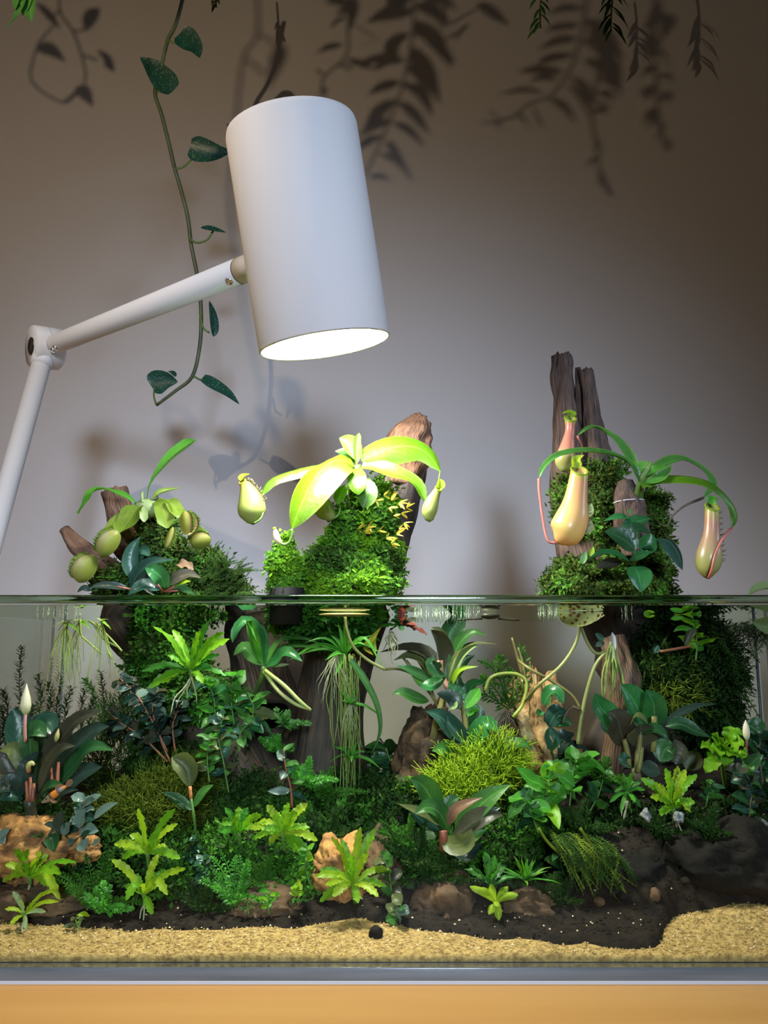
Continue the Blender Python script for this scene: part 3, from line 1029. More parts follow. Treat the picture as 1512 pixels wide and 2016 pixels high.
def driftwood(name, label, parts, loc):
    t = thing(name, label, 'driftwood', loc)
    for (nm, pts, rad, mat, kw) in parts:
        m = MB(); wood_tube(m, pts, rad, **kw); m.build(nm, mat, t)
    return t


def GP(px, Y):
    """point on the soil at pixel column px, distance Y"""
    x = (px - 756) / FPX * Y
    return Vector((x, Y, ground(x, Y) - 0.004))


def wp(specs):
    return [P(a, b, c) for a, b, c in specs]


driftwood('driftwood', 'stubby brown driftwood branch carrying the flytrap and dark moss', [
    ('branch', wp([(330, 1120, .585), (262, 1070, .58), (240, 1020, .578), (226, 962, .575)]), [M(40, .58), M(34, .58), M(28, .58), M(22, .58)], WOOD, dict(seed=2, cut=0.004, rough=.3)),
    ('branch', wp([(240, 1150, .57), (190, 1102, .567), (150, 1072, .565), (126, 1040, .565)]), [M(30, .57), M(20, .57), M(17, .57), M(9, .57)], WOOD, dict(seed=5, rough=.25)),
    ('trunk', wp([(250, 1130, .59), (265, 1215, .59), (320, 1290, .59), (400, 1400, .585), (470, 1530, .58), (520, 1640, .575)]) , [M(60, .59), M(62, .59), M(55, .59), M(75, .59), M(95, .59), M(110, .59)], WOODW, dict(seed=9, rough=.3)),
], GP(470, .58))
driftwood('driftwood', 'tan tipped driftwood trunk behind the green pitcher plant', [
    ('trunk', wp([(800, 905, .60), (775, 985, .598), (735, 1080, .595), (690, 1190, .59), (660, 1330, .59), (640, 1480, .585), (620, 1640, .575)]), [M(42, .6), M(48, .6), M(66, .6), M(75, .6), M(62, .6), M(66, .6), M(90, .6)], WOODW, dict(seed=3, rough=.25, n=60)),
    ('tip', wp([(790, 960, .597), (798, 905, .598), (812, 860, .60), (832, 824, .602)]), [M(38, .6), M(46, .6), M(40, .6), M(17, .6)], WOODT, dict(seed=11, rough=.38, cut=0.003)),
    ('branch', wp([(498, 1202, .62), (495, 1250, .62), (520, 1360, .61), (560, 1500, .595), (590, 1640, .58)]), [M(46, .62), M(46, .62), M(52, .62), M(64, .6), M(80, .6)], WOODW, dict(seed=21, rough=.28, n=50)),
    ('trunk', wp([(587, 1205, .64), (592, 1270, .64), (580, 1400, .635), (560, 1600, .62)]), [M(55, .64), M(60, .64), M(75, .64), M(95, .62)], WOODW, dict(seed=25, rough=.3, n=40)),
]  , GP(620, .58))
dw = bpy.data.objects['driftwood']
hc = P(537, 1405, .556); hn = (Vector((0, 0, ZC)) - hc).normalized()
hu = Vector((1, 0, 0)); hw = hn.cross(hu).normalized()
m = MB(); m.tube([hc + (hu * math.cos(a) * M(36, .556) + hw * math.sin(a) * M(32, .556)) * (1 + .12 * math.sin(3 * a)) for a in [2 * math.pi * k / 28 for k in range(29)]], M(9, .556), 8, caps=False)
o = m.build('knot_rim', WOODW, dw)
m = MB(); rows = []
for k in range(8):
    f = math.cos(k / 7 * math.pi / 2); d = math.sin(k / 7 * math.pi / 2)
    rows.append([hc - hn * (d * .012) + (hu * math.cos(a) * M(34, .556) + hw * math.sin(a) * M(30, .556)) * max(f, .02) for a in [2 * math.pi * j / 24 for j in range(24)]])
m.grid(rows, True); m.build('knot_hollow', HOLLOW_SHADE, dw)
tr = driftwood('driftwood', 'tall split grey driftwood post with two jagged prongs', [
    ('prong', wp([(1165, 1140, .60), (1128, 1000, .60), (1115, 860, .60), (1108, 760, .60), (1106, 702, .60)]), [M(56, .6), M(38, .6), M(26, .6), M(19, .6), M(15, .6)], WOODG, dict(seed=31, rough=.5, cut=0.006, ridges=11, n=50)),
    ('prong', wp([(1190, 1080, .605), (1175, 960, .605), (1166, 840, .605), (1154, 728, .605)]), [M(50, .6), M(38, .6), M(20, .6), M(11, .6)], WOODG, dict(seed=37, rough=.5, cut=0.005, ridges=9, n=50)),
    ('splinter', wp([(1140, 900, .608), (1140, 800, .609), (1138, 724, .61)]), [M(14, .6), M(9, .6), M(5, .6)], WOODG, dict(seed=41, rough=.4, cut=0.004, seg=14)),
    ('trunk', wp([(1170, 1100, .60), (1225, 1220, .60), (1255, 1330, .595), (1250, 1440, .59), (1235, 1580, .58)]), [M(70, .6), M(72, .6), M(58, .6), M(70, .6), M(95, .6)], WOODW, dict(seed=43, rough=.3, n=50)),
    ('bark', wp([(1205, 1255, .558), (1222, 1330, .552), (1218, 1420, .55), (1200, 1560, .55)]), [M(20, .55), M(30, .55), M(24, .55), M(20, .55)], WOOD, dict(seed=44, rough=.35)),
    ('stub', wp([(1255, 1090, .535), (1243, 1030, .533), (1236, 985, .532), (1230, 948, .533)]), [M(30, .53), M(28, .53), M(27, .53), M(16, .53)], WOODG, dict(seed=47, rough=.22)),
], GP(1240, .59))
m = MB(); c = P(1238, 988, .532)
m.tube([c + Vector((math.cos(a) * M(29.5, .53), math.sin(a) * M(29.5, .53), 0.0006 * math.cos(a))) for a in [2 * math.pi * k / 30 for k in range(31)]], 0.00035, 5, caps=False)
m.build('tying_thread', plain_mat('nylon_thread', (0.7, 0.65, 0.7), rough=0.2), tr)

# ------------------------------------------------------------------ moss above and below the waterline


def blob(px, py, Y, rx, rz, ry=None):
    return (P(px, py, Y), (M(rx, Y), ry or M(rx, Y) * 0.8, M(rz, Y)))


moss('moss_mound', 'dark green moss mound under the flytrap at the left', [
    blob(335, 1135, .575, 66, 62), blob(305, 1062, .58, 42, 62), blob(248, 1152, .57, 50, 28), blob(400, 1142, .58, 50, 40), blob(440, 1165, .585, 44, 22)],
     6000, 0.0055, 0.0008, (MOSSD, MOSSO, MOSSD, MOSS, MOSSD), seed=3, k=5)
m = MB()
for i in range(90):
    x = R.uniform(380, 470); y = R.uniform(1085, 1170) + (x - 380) * 0.25; y = min(y, 1172)
    p = P(x, y, .565 + R.uniform(-.01, .02)); a = R.uniform(-0.1, 1.1)
    l = M(R.uniform(25, 52), .57)
    d = Vector((math.cos(a), R.uniform(-.3, .2), math.sin(a) * 0.8)).normalized()
    feather(m, [p, p + d * l * 0.5, p + d * l + Vector((0, 0, l * R.uniform(-.15, .2)))], l * 0.16, 13, 0.0007)
tag(m.build('feather_moss', MOSSD, None), 'feathery dark moss sprays right of the flytrap mound', 'moss', kind='stuff')
moss('moss_mound', 'bright green moss covering the middle driftwood trunk', [
    blob(695, 1122, .555, 80, 54), blob(705, 1060, .56, 56, 56), blob(735, 1002, .565, 42, 46), blob(632, 1128, .555, 42, 42), blob(688, 1162, .55, 92, 28), blob(752, 1105, .565, 28, 60)],
     7500, 0.0056, 0.0009, (MOSSD, MOSS, MOSSB, MOSSB), seed=11, k=5)
moss('moss_mound', 'small bright moss column standing on a black cup', [
    blob(560, 1112, .535, 21, 40), blob(563, 1146, .535, 27, 22), blob(557, 1082, .535, 14, 18)],
     2000, 0.0042, 0.0008, (MOSS, MOSSB, MOSSB), seed=15, k=5)
m = MB()
for (x, y) in [(755, 975), (770, 985), (785, 990), (765, 1000), (790, 1010), (775, 1015), (740, 985), (795, 1030), (785, 1040), (780, 1052), (715, 1045), (725, 1038), (745, 1045), (760, 1060), (770, 1070), (800, 1000), (720, 1050), (705, 1042)]:
    for k in range(4):
        p = P(x, y, .527 + R.uniform(-.004, .006)); a = R.uniform(-1.2, 1.2)
        d = Vector((math.cos(a), -0.4, math.sin(a))).normalized(); l = M(R.uniform(12, 22), .53)
        leaf(None, [p, p + d * l * 0.5, p + d * l], l * 0.3, None, 'lance', n=5, mcr=3, mbx=m)
tag(m.build('yellow_moss_tips', YELLOW, None), 'yellowed moss shoots on the right flank of the middle trunk', 'moss', kind='stuff')
moss('moss_mound', 'olive moss bank wrapped around the tall driftwood post', [
    blob(1195, 1155, .57, 108, 30), blob(1128, 1143, .575, 50, 34), blob(1185, 1000, .565, 30, 74), blob(1283, 1042, .555, 25, 86), blob(1262, 1120, .555, 46, 52), blob(1122, 990, .58, 20, 52), blob(1210, 930, .575, 19, 18)],
     8000, 0.0052, 0.0008, (MOSSO, MOSSD, MOSSO, MOSS, MOSSD), seed=23, k=5)
# black cup under the small moss column
m = MB(); c = P(565, 1185, .535)
lathe(m, Vector((c.x, c.y, 0)), Vector((0, 0, 1)), [(0.1685, 0.0001), (0.1685, M(33, .535)), (c.z + 0.009, M(36, .535)), (c.z + 0.009, M(33, .535)), (c.z + 0.004, 0.0001)], 24)
tag(m.build('plastic_cup', BLACK, None), 'small black plastic cup below the bright moss column', 'cup')
# underwater moss
moss('moss_curtain', 'bright green moss hanging under the middle trunk below the waterline', [
    blob(640, 1225, .555, 75, 38), blob(590, 1210, .56, 45, 26), blob(690, 1215, .56, 50, 26)], 3000, 0.006, 0.0010, (MOSSB, GREEN, GREEN), seed=31, k=5, down=0.5)
moss('moss_patch', 'green moss patch on the sunken left trunk', [
    blob(330, 1240, .565, 60, 60), blob(380, 1200, .57, 60, 25), blob(330, 1300, .56, 60, 50), blob(390, 1370, .555, 60, 45), blob(350, 1380, .555, 40, 40)], 4200, 0.0055, 0.0009, (MOSSD, FERNM, GREEN), seed=37, k=5)
moss('moss_patch', 'dark moss clinging to the foot of the middle trunk', [
    blob(675, 1590, .545, 55, 50), blob(570, 1620, .535, 70, 45)], 2400, 0.0055, 0.0009, (FERND, FERNM, FERND), seed=41, k=5)

# ------------------------------------------------------------------ left: flytrap
Y = .548
ft = thing('venus_flytrap', 'green venus flytrap with toothed traps on the left moss mound', 'flytrap', P(288, 1000, Y))
m = MB(); m.ellipsoid(P(289, 1000, Y + .004), (M(26, Y), M(20, Y), M(20, Y)), 14, 10, 0.1, 80, 3); m.build('crown', PALE, ft)
leaves_px(ft, Y, [
    ([(289, 990), (295, 955, .002), (318, 925, .004), (345, 898, .006), (372, 878, .008), (386, 866, .008)], 34, FLYL if False else GREEN, dict(shape='spoon', nrm=(-.5, -.7, .5), cup=.35)),
    ([(264, 990), (240, 972), (205, 963, -.003), (178, 972, -.006), (166, 992, -.008), (155, 1012, -.008)], 24, GREEN, dict(shape='strapw', wave=.15, nrm=(-.3, -.5, .8))),
    ([(298, 985), (315, 972), (335, 966, .004), (358, 960, .006)], 13, FLYL, dict(shape='lance', cup=.5)),
    ([(278, 992), (266, 1005, -.004), (250, 1030, -.010), (232, 1052, -.014)], 50, FLYL, dict(shape='strapw', nrm=(-.3, -.85, .3), wave=.10, wfreq=10)),
    ([(262, 995), (240, 1015, -.004), (215, 1040, -.008), (205, 1085, -.012), (195, 1100, -.012)], 22, FLYL, dict(shape='strapw', wave=.15)),
    ([(305, 988), (318, 995, -.006), (326, 1020, -.012), (330, 1040, -.014)], 34, FLYL, dict(shape='strapw', nrm=(.1, -.9, .3))),
    ([(312, 985), (335, 990, -.004), (350, 1008, -.010), (356, 1022, -.012)], 28, FLYL, dict(shape='strapw', nrm=(.2, -.8, .5), wave=.15)),
    ([(285, 995), (283, 1010, -.01), (284, 1028, -.012)], 16, PALE, dict(shape='strapw')),
])
stem(ft, px_path([(281, 990, -.002), (279, 975), (280, 968)], Y), M(3.5, Y), PALE, 'shoot')
TRAPO = grad_mat('trap_lobe', [(0.0, (0.16, 0.22, 0.03)), (0.55, (0.26, 0.30, 0.05)), (0.85, (0.30, 0.30, 0.08)), (1.0, (0.22, 0.14, 0.05))], 0.45, 0.35)
TRAPI = plain_mat('trap_inside', (0.60, 0.30, 0.20), (0.55, 0.42, 0.22), 0.45, scale=120, trans=0.2)


def trap(cx, cy, Y, length, width, ang, gape, face, inner=False):
    """two toothed lobes hinged on a curved midrib; ang = midrib direction in the picture plane"""
    c = P(cx, cy, Y)
    lx, w = M(length, Y) / 2, M(width, Y)
    ex = Vector((math.cos(ang), 0, math.sin(ang)))
    ez = Vector((math.cos(ang + math.pi / 2 * face), -0.35, math.sin(ang + math.pi / 2 * face))).normalized()
    ez = (ez - ex * ez.dot(ex)).normalized()
    ey = ex.cross(ez).normalized()
    if ey.y > 0: ey = -ey
    for s in (-1, 1):
        m = MB(); rows = []; rim = []
        for i in range(17):
            t = i / 16; x = (t * 2 - 1)
            half = math.sqrt(max(0, 1 - x * x * 0.98))
            row = []
            for j in range(8):
                v = j / 7
                h = w * half * (v - 0.42)
                row.append(c + ex * (x * lx) + ez * h + ey * (s * (v * w * half * math.sin(gape) + math.sin(math.pi * min(1, v * 1.1)) * w * half * 0.20)))
            rows.append(row); rim.append(row[-1])
        m.grid(list(map(list, zip(*rows))))
        o = m.build('trap_lobe', TRAPI if (inner and s == -1) else TRAPO, ft)
        m = MB()
        for i in range(1, 16):
            for k in range(2):
                q = lerp(rim[i], rim[min(i + 1, 16)], k * 0.5)
                d = (ez * 0.9 - ey * s * 0.25 + rv(0.15)).normalized() * M(R.uniform(6, 11), Y)
                m.tube([q, q + d * 0.5, q + d], [M(1.2, Y), M(.9, Y), M(.3, Y)], 3)
        m.build('teeth', FLYL, o)


trap(216, 1070, .531, 58, 40, math.radians(58), .22, 1)
trap(170, 1120, .534, 60, 44, math.radians(62), .30, 1, True)
trap(333, 1058, .532, 44, 18, math.radians(72), .12, -1)
trap(366, 1030, .534, 48, 36, math.radians(98), .30, -1, True)
trap(396, 1066, .548, 40, 36, math.radians(20), .2, 1)

# dark small-leaved plant at the foot of the mound
Y = .535
t = thing('bucephalandra', 'dark blue-green leafed plant below the flytrap at the waterline', 'plant', P(300, 1172, Y))
leaves_px(t, Y, [
    ([(258, 1140), (256, 1110), (262, 1080), (277, 1056)], 32, TEAL, dict(shape='lance', nrm=(.2, -.9, .3))),
    ([(268, 1110, .006), (278, 1085, .006), (295, 1095, .006)], 34, TEAL, dict(shape='oval')),
    ([(258, 1158), (272, 1130, -.004), (300, 1108, -.008), (342, 1102, -.010)], 38, TEAL, dict(shape='lance', nrm=(.1, -.75, .65))),
    ([(325, 1158, -.004), (318, 1138, -.010), (302, 1124, -.014), (286, 1118, -.014)], 34, EMERALD, dict(shape='oval', nrm=(0, -.95, .25))),
    ([(315, 1162, -.006), (290, 1152, -.010), (268, 1160, -.014), (252, 1172, -.014)], 30, TEAL, dict(shape='lance')),
    ([(255, 1160, .002), (225, 1154), (195, 1153), (172, 1160)], 18, DARK, dict(shape='lance')),
    ([(178, 1164), (165, 1158), (152, 1166)], 14, DARK, dict(shape='oval')),
    ([(328, 1152, -.004), (345, 1140, -.008), (372, 1130, -.008), (396, 1138, -.008)], 26, BRONZE, dict(shape='lance')),
    ([(345, 1112, .002), (365, 1112), (382, 1122)], 22, BROWNL, dict(shape='oval', wave=.2)),
    ([(330, 1160), (355, 1158, -.004), (385, 1172, -.008)], 24, DEEP, dict(shape='lance')),
    ([(345, 1156, -.006), (358, 1148, -.010), (376, 1144, -.012)], 17, YLIME, dict(shape='lance')),
    ([(300, 1170), (285, 1140), (290, 1125)], 24, DARK, dict(shape='oval')),
])
for (a, b) in (((322, 1165), (310, 1150)), ((322, 1165), (345, 1154)), ((322, 1165), (350, 1163)), ((258, 1160), (230, 1155))):
    stem(t, [P(a[0], a[1], Y - .004), P(b[0], b[1], Y - .008)], M(2.2, Y), STEMR, 'petiole', 5, 3)

# ------------------------------------------------------------------ middle: green pitcher plant
Y = .53
np_ = thing('pitcher_plant', 'lime green pitcher plant spreading over the middle mossy trunk', 'pitcher plant', P(705, 940, Y))
m = MB(); m.tube(px_path([(712, 975, .012), (708, 945, .004), (704, 915)], Y), [M(9, Y), M(8, Y), M(7, Y)], 10, 8); m.build('stem', STEMG, np_)
leaves_px(np_, Y, [
    ([(698, 918), (672, 905, -.006), (640, 918, -.018), (612, 955, -.028), (590, 1000, -.034), (574, 1042, -.036)], 104, NEPY, dict(shape='oval', nrm=(-.40, -.80, .50), cup=-.16, n=16, mcr=9)),
    ([(690, 915, .010), (630, 918, .010), (575, 930, .006), (535, 946, .002), (513, 978, 0)], 38, NEP, dict(shape='strap', nrm=(-.2, -.7, .65), cup=-.2)),
    ([(712, 908), (740, 893, .004), (790, 878, .008), (835, 888, .010), (867, 928, .008)], 74, NEP, dict(shape='oval', nrm=(.2, -.86, .45), cup=-.15, n=16, mcr=9)),
    ([(712, 918, -.004), (740, 922, -.006), (780, 932, -.008), (818, 950, -.010), (838, 988, -.010)], 40, NEP, dict(shape='strap', nrm=(.15, -.75, .6), wave=.07, wfreq=12, n=14)),
    ([(704, 922, -.006), (702, 940, -.016), (704, 960, -.020), (706, 974, -.020)], 38, NEPY, dict(shape='oval', nrm=(0, -.9, .45))),
    ([(716, 940, -.004), (722, 965, -.012), (720, 985, -.014), (714, 1000, -.014)], 42, NEP, dict(shape='oval', nrm=(.1, -.97, .2))),
    ([(682, 955, .0), (672, 970, -.006), (665, 992, -.008)], 24, NEP, dict(shape='strapw')),
    ([(705, 910, .004), (692, 890, .006), (680, 872, .006), (668, 862, .006)], 42, NEPN, dict(shape='oval', nrm=(.3, -.9, .3), cup=.4)),
    ([(700, 912, .010), (685, 895, .012), (660, 888, .014)], 40, NEPD, dict(shape='oval')),
    ([(702, 915, -.002), (704, 885, -.002), (707, 853, -.001)], 15, NEPN, dict(shape='strapw', cup=.8)),
])
PITG = grad_mat('pitcher_green', [(0.0, (0.29, 0.35, 0.10)), (0.5, (0.31, 0.37, 0.09)), (0.85, (0.34, 0.34, 0.07)), (1.0, (0.38, 0.30, 0.06))], 0.35, 0.35)
PITO = grad_mat('pitcher_orange', [(0.0, (0.66, 0.38, 0.14)), (0.25, (0.66, 0.50, 0.16)), (0.6, (0.72, 0.46, 0.18)), (0.9, (0.70, 0.38, 0.16)), (1.0, (0.50, 0.48, 0.08))], 0.3, 0.35)
PITP = grad_mat('pitcher_pink', [(0.0, (0.34, 0.40, 0.12)), (0.3, (0.50, 0.46, 0.18)), (0.5, (0.62, 0.26, 0.17)), (0.85, (0.60, 0.22, 0.14)), (1.0, (0.44, 0.44, 0.08))], 0.3, 0.35)
PITB = grad_mat('pitcher_olive', [(0.0, (0.30, 0.30, 0.08)), (0.35, (0.36, 0.38, 0.12)), (0.6, (0.46, 0.34, 0.18)), (0.85, (0.50, 0.26, 0.16)), (1.0, (0.46, 0.42, 0.10))], 0.3, 0.3)
pitcher(np_, [(498, 1028), (496, 1010), (494, 988), (486, 962), (477, 948)], [12, 27, 26, 15, 7], Y, PITG, [(473, 946), (480, 938), (492, 933)], 14, YLIME,
        [(513, 978), (514, 992, -.001), (519, 1006, -.002), (512, 1022, -.004), (500, 1030, -.004)], STEMG, hside=1, rim_mat=YELLOW)
pitcher(np_, [(846, 1024), (845, 1008), (850, 990), (858, 972), (864, 962)], [8, 15, 14, 9, 7], Y - .012, PITG, [(866, 962), (866, 950), (864, 942)], 18, YLIME,
        [(838, 988), (836, 1005), (840, 1020), (846, 1027)], STEMG, hairs=False)
stem(np_, px_path([(867, 928, .008), (865, 938), (864, 946, -.006)], Y), M(1.6, Y), STEMG, 'tendril')
pitcher(np_, [(553, 1070), (546, 1062), (543, 1050), (540, 1040)], [4, 7, 6, 2], Y - .036, BUDW, None, hairs=False,
        tendril=[(574, 1042), (574, 1055), (570, 1066), (562, 1072), (553, 1071)], tmat=STEMG, tr=2.6)
# pale withered pitcher in the shade behind the leaves
pitcher(np_, [(655, 1020), (640, 1005), (628, 985), (640, 968)], [8, 20, 18, 10], Y + .004, PITG, None, hairs=False, tendril=[(668, 985), (668, 1010), (655, 1022)], tmat=STEMG)

# ------------------------------------------------------------------ right: red-tendrilled pitcher plant
Y = .515
nr = thing('pitcher_plant', 'pitcher plant with orange pitchers on red tendrils by the tall post', 'pitcher plant', P(1262, 955, Y))
m = MB(); m.tube(px_path([(1258, 1000, .025), (1258, 970, .008), (1266, 940), (1284, 912, -.002)], Y), [M(8, Y), M(9, Y), M(8, Y), M(5, Y)], 9, 10); m.build('stem', STEMG, nr)
leaves_px(nr, Y, [
    ([(1262, 948), (1240, 915, .0), (1200, 896, -.004), (1150, 890, -.008), (1100, 898, -.010), (1072, 920, -.010), (1061, 942, -.010)], 26, NEPD, dict(shape='strap', nrm=(-.2, -.55, .8), cup=.25, n=18)),
    ([(1258, 935, .008), (1235, 895, .012), (1205, 862, .014), (1168, 842, .012), (1137, 858, .008)], 26, NEPD, dict(shape='strap', nrm=(-.2, -.45, .85), cup=.25, n=16)),
    ([(1268, 940, .004), (1300, 918, .010), (1340, 905, .016), (1382, 925, .018), (1402, 955, .016), (1385, 980, .012)], 30, NEPD, dict(shape='strap', nrm=(.2, -.55, .8), cup=.2, n=16)),
    ([(1262, 955, -.002), (1300, 942, -.006), (1350, 940, -.010), (1400, 952, -.014), (1436, 985, -.014), (1447, 1015, -.014), (1440, 1040, -.014)], 32, NEP, dict(shape='strap', nrm=(.3, -.7, .65), cup=-.15, n=18)),
    ([(1272, 938, -.002), (1290, 925, -.006), (1315, 918, -.006)], 26, GREEN, dict(shape='lance')),
    ([(1264, 938, .002), (1262, 920, .004), (1278, 908, .004)], 26, NEPD, dict(shape='oval')),
    ([(1270, 950, -.004), (1300, 940, -.008), (1325, 915, -.004)], 24, NEPD, dict(shape='lance')),
])
stem(nr, px_path([(1385, 980, .012), (1350, 995, .008), (1325, 1015, .004), (1312, 1036), (1298, 1030)], Y), [M(3, Y), M(2, Y), M(1.2, Y)], STEMB, 'tendril', 6, 18)
pitcher(nr, [(1098, 1066), (1112, 1050), (1126, 1020), (1134, 980), (1141, 926)], [10, 33, 33, 23, 17], Y - .016, PITO, [(1132, 921), (1136, 906), (1150, 896)], 22, YLIME,
        [(1061, 942), (1062, 970), (1070, 1030), (1079, 1064), (1094, 1069)], TENDR, hside=1, tr=2.6)
pitcher(nr, [(1112, 926), (1112, 908), (1117, 880), (1122, 850), (1123, 824)], [10, 20, 15, 10, 12], Y + .012, PITP, [(1128, 821), (1122, 814), (1106, 814)], 20, YLIME, None, hside=-1, hairs=False)
stem(nr, px_path([(1137, 858, .008), (1146, 885, .014), (1138, 915, .014), (1118, 932, .012)], Y), M(2.2, Y), TENDR, 'tendril', 6, 14)
pitcher(nr, [(1393, 1136), (1393, 1120), (1396, 1095), (1401, 1050), (1402, 998)], [8, 21, 25, 16, 13], Y - .020, PITB, [(1398, 992), (1403, 984), (1416, 984)], 22, GREEN,
        [(1440, 1040), (1420, 1066, -.006), (1408, 1092, -.0105), (1401, 1122, -.0095), (1395, 1138, -.004)], TENDR, hside=1, tr=2.4)

# dark glossy round-leaved plant on the right mound
Y = .51
t = thing('anubias', 'glossy dark green round-leafed plant below the driftwood stub', 'plant', P(1245, 1130, Y))
leaves_px(t, Y, [
    ([(1250, 1085), (1238, 1070), (1215, 1055), (1190, 1046)], 46, DEEP, dict(shape='oval', nrm=(-.1, -.9, .45))),
    ([(1228, 1050, .008), (1250, 1030, .008), (1280, 1020, .008)], 36, EMERALD, dict(shape='oval')),
    ([(1235, 1062, .002), (1255, 1042, .0), (1280, 1050)], 34, DEEP, dict(shape='oval')),
    ([(1262, 1085, .002), (1275, 1070), (1282, 1050)], 40, EMERALD, dict(shape='oval', nrm=(.1, -.9, .4))),
    ([(1295, 1060, -.004), (1318, 1066, -.008), (1335, 1090, -.010), (1344, 1122, -.010)], 44, TEAL, dict(shape='oval', nrm=(.35, -.8, .5), cup=-.2)),
    ([(1245, 1115, -.004), (1225, 1098, -.008), (1190, 1088, -.010), (1155, 1102, -.010)], 26, EMERALD, dict(shape='lance', nrm=(0, -.6, .8))),
    ([(1225, 1105, .0), (1200, 1112), (1172, 1118)], 34, BRONZE, dict(shape='oval')),
    ([(1235, 1108, -.006), (1252, 1098, -.010), (1280, 1088, -.010)], 32, EMERALD, dict(shape='oval')),
    ([(1248, 1115, -.008), (1258, 1135, -.014), (1262, 1165, -.016)], 50, EMERALD, dict(shape='oval', nrm=(.1, -.97, .2))),
    ([(1240, 1020, .010), (1215, 1018, .010), (1188, 1026, .010)], 18, EMERALD, dict(shape='lance')),
    ([(1260, 1075, .004), (1280, 1072), (1298, 1085)], 30, DEEP, dict(shape='oval')),
    ([(1240, 1012), (1238, 1000)], 9, GREEN, dict(shape='lance')),
])
for (a, b) in (((1246, 1112), (1250, 1085)), ((1246, 1112), (1295, 1062)), ((1246, 1112), (1262, 1085)), ((1246, 1112), (1225, 1105))):
    stem(t, [P(a[0], a[1], Y), P(b[0], b[1], Y)], M(2.0, Y), STEMG, 'petiole', 5, 3)
for (x, y, w, h, mt, lb) in ((1161, 1004, 16, 28, PALE, 'pale oval leaf sprouting beside the big orange pitcher'), (1158, 1036, 22, 30, OLIVE, 'olive oval leaf under the big orange pitcher'), (1165, 1086, 11, 20, YLIME, 'tiny lime leaf low on the right moss bank'), (1150, 1098, 14, 24, MID, 'dull green oval leaf low on the post')):
    t = thing('creeping_fig', lb, 'plant', P(x, y + h / 2, .522))
    leaf(t, px_path([(x - 3, y + h / 2), (x, y), (x + 3, y - h / 2)], .522), M(w, .522), mt, 'oval')
    stem(t, [P(x - 3, y + h / 2, .522), P(x + 6, y + h / 2 + 10, .54)], M(1.2, .52), STEMG, n=3)

# ------------------------------------------------------------------ vine on the left, hanging in front of the wall
vt = thing('trailing_vine', 'thin vine with silver-spotted dark leaves hanging behind the lamp', 'vine', P(380, -60, .70))


def vy(py):
    return lerp(.74, .81, max(0, min(1, py / 800.0)))


vpath = [(372, -60), (358, 5), (345, 50), (330, 80), (318, 130), (305, 180), (318, 225), (332, 280), (343, 328), (358, 380), (370, 430), (376, 480), (386, 530), (394, 580), (396, 640), (392, 690), (378, 742), (345, 770), (308, 798)]
stem(vt, [P(x, y, vy(y)) for x, y in vpath], [M(4.2, .78)] * 6 + [M(3.2, .78)], VINES, 'stem', 8, 90)
for pts, w, nn in [
    ([(332, 80), (345, 85), (355, 82)], 0, None), ([(354, 66), (368, 78), (385, 95), (393, 114)], 50, (.3, -.85, -.35)),
    ([(308, 182), (316, 175), (322, 172)], 0, None), ([(342, 178), (322, 158), (300, 132), (276, 113)], 52, (.3, -.85, -.35)),
    ([(345, 332), (362, 328), (384, 306)], 0, None), ([(374, 290), (395, 296), (425, 300), (455, 298)], 52, (0, -.9, -.25)),
    ([(372, 470), (388, 478), (408, 472), (420, 454)], 0, None), ([(395, 448), (415, 452), (445, 458)], 26, (.2, -.6, .5)),
    ([(394, 620), (400, 645), (412, 655)], 0, None), ([(420, 663), (421, 645), (418, 618), (412, 592)], 24, (.8, -.6, -.1)),
    ([(380, 740), (395, 748), (400, 746)], 0, None), ([(398, 744), (420, 758), (448, 775), (471, 796)], 34, (.3, -.75, .45)),
    ([(308, 798), (303, 780), (304, 765)], 0, None), ([(299, 762), (312, 754), (330, 750), (350, 752)], 54, (-.2, -.9, -.1)),
    ([(346, 742), (338, 734), (330, 732)], 20, (.2, -.5, .8)),
]:
    pp = [P(x, y, vy(y) - .006) for x, y in pts]
    if w == 0: stem(vt, pp, M(2.2, .78), STEMG, 'petiole', 6, 8)
    else: leaf(vt, pp, M(w, .78), VINEL, 'heart' if w > 30 else 'oval', nn, cup=.12, n=14, mcr=7)

# ------------------------------------------------------------------ hanging greenery above the frame: its tips and its shadows show


def toward(L, px, py, f):
    S = P(px, py, WALL_Y)
    return L + (S - L) * f


def frond(name, label, spine, leaflets, f, group, w=26, mat=FERND):
    sp = [toward(L1, x, y, f) for x, y in spine]
    t = thing(name, label, 'hanging plant', sp[0], group)
    stem(t, sp, 0.0007, STEMB, 'stem', 5, 30)
    for (x0, y0, x1, y1, ww) in leaflets:
        a, b = toward(L1, x0, y0, f), toward(L1, x1, y1, f + R.uniform(-.02, .02))
        mid = (a + b) / 2 + Vector((0, R.uniform(-.003, .003), 0.0015))
        leaf(t, [a, mid, b], ww * WALL_Y / FPX * f, mat, 'lance', (R.uniform(-.2, .2), -.9, .3), cup=.1, n=8, mcr=5, name='leaflet')
    # cord that carries it, up out of the picture
    stem(t, [sp[0], sp[0] + Vector((-.01, -.01, .12)), sp[0] + Vector((-.02, -.02, .35))], 0.0008, STEMB, 'runner', 5, 8)
    return t


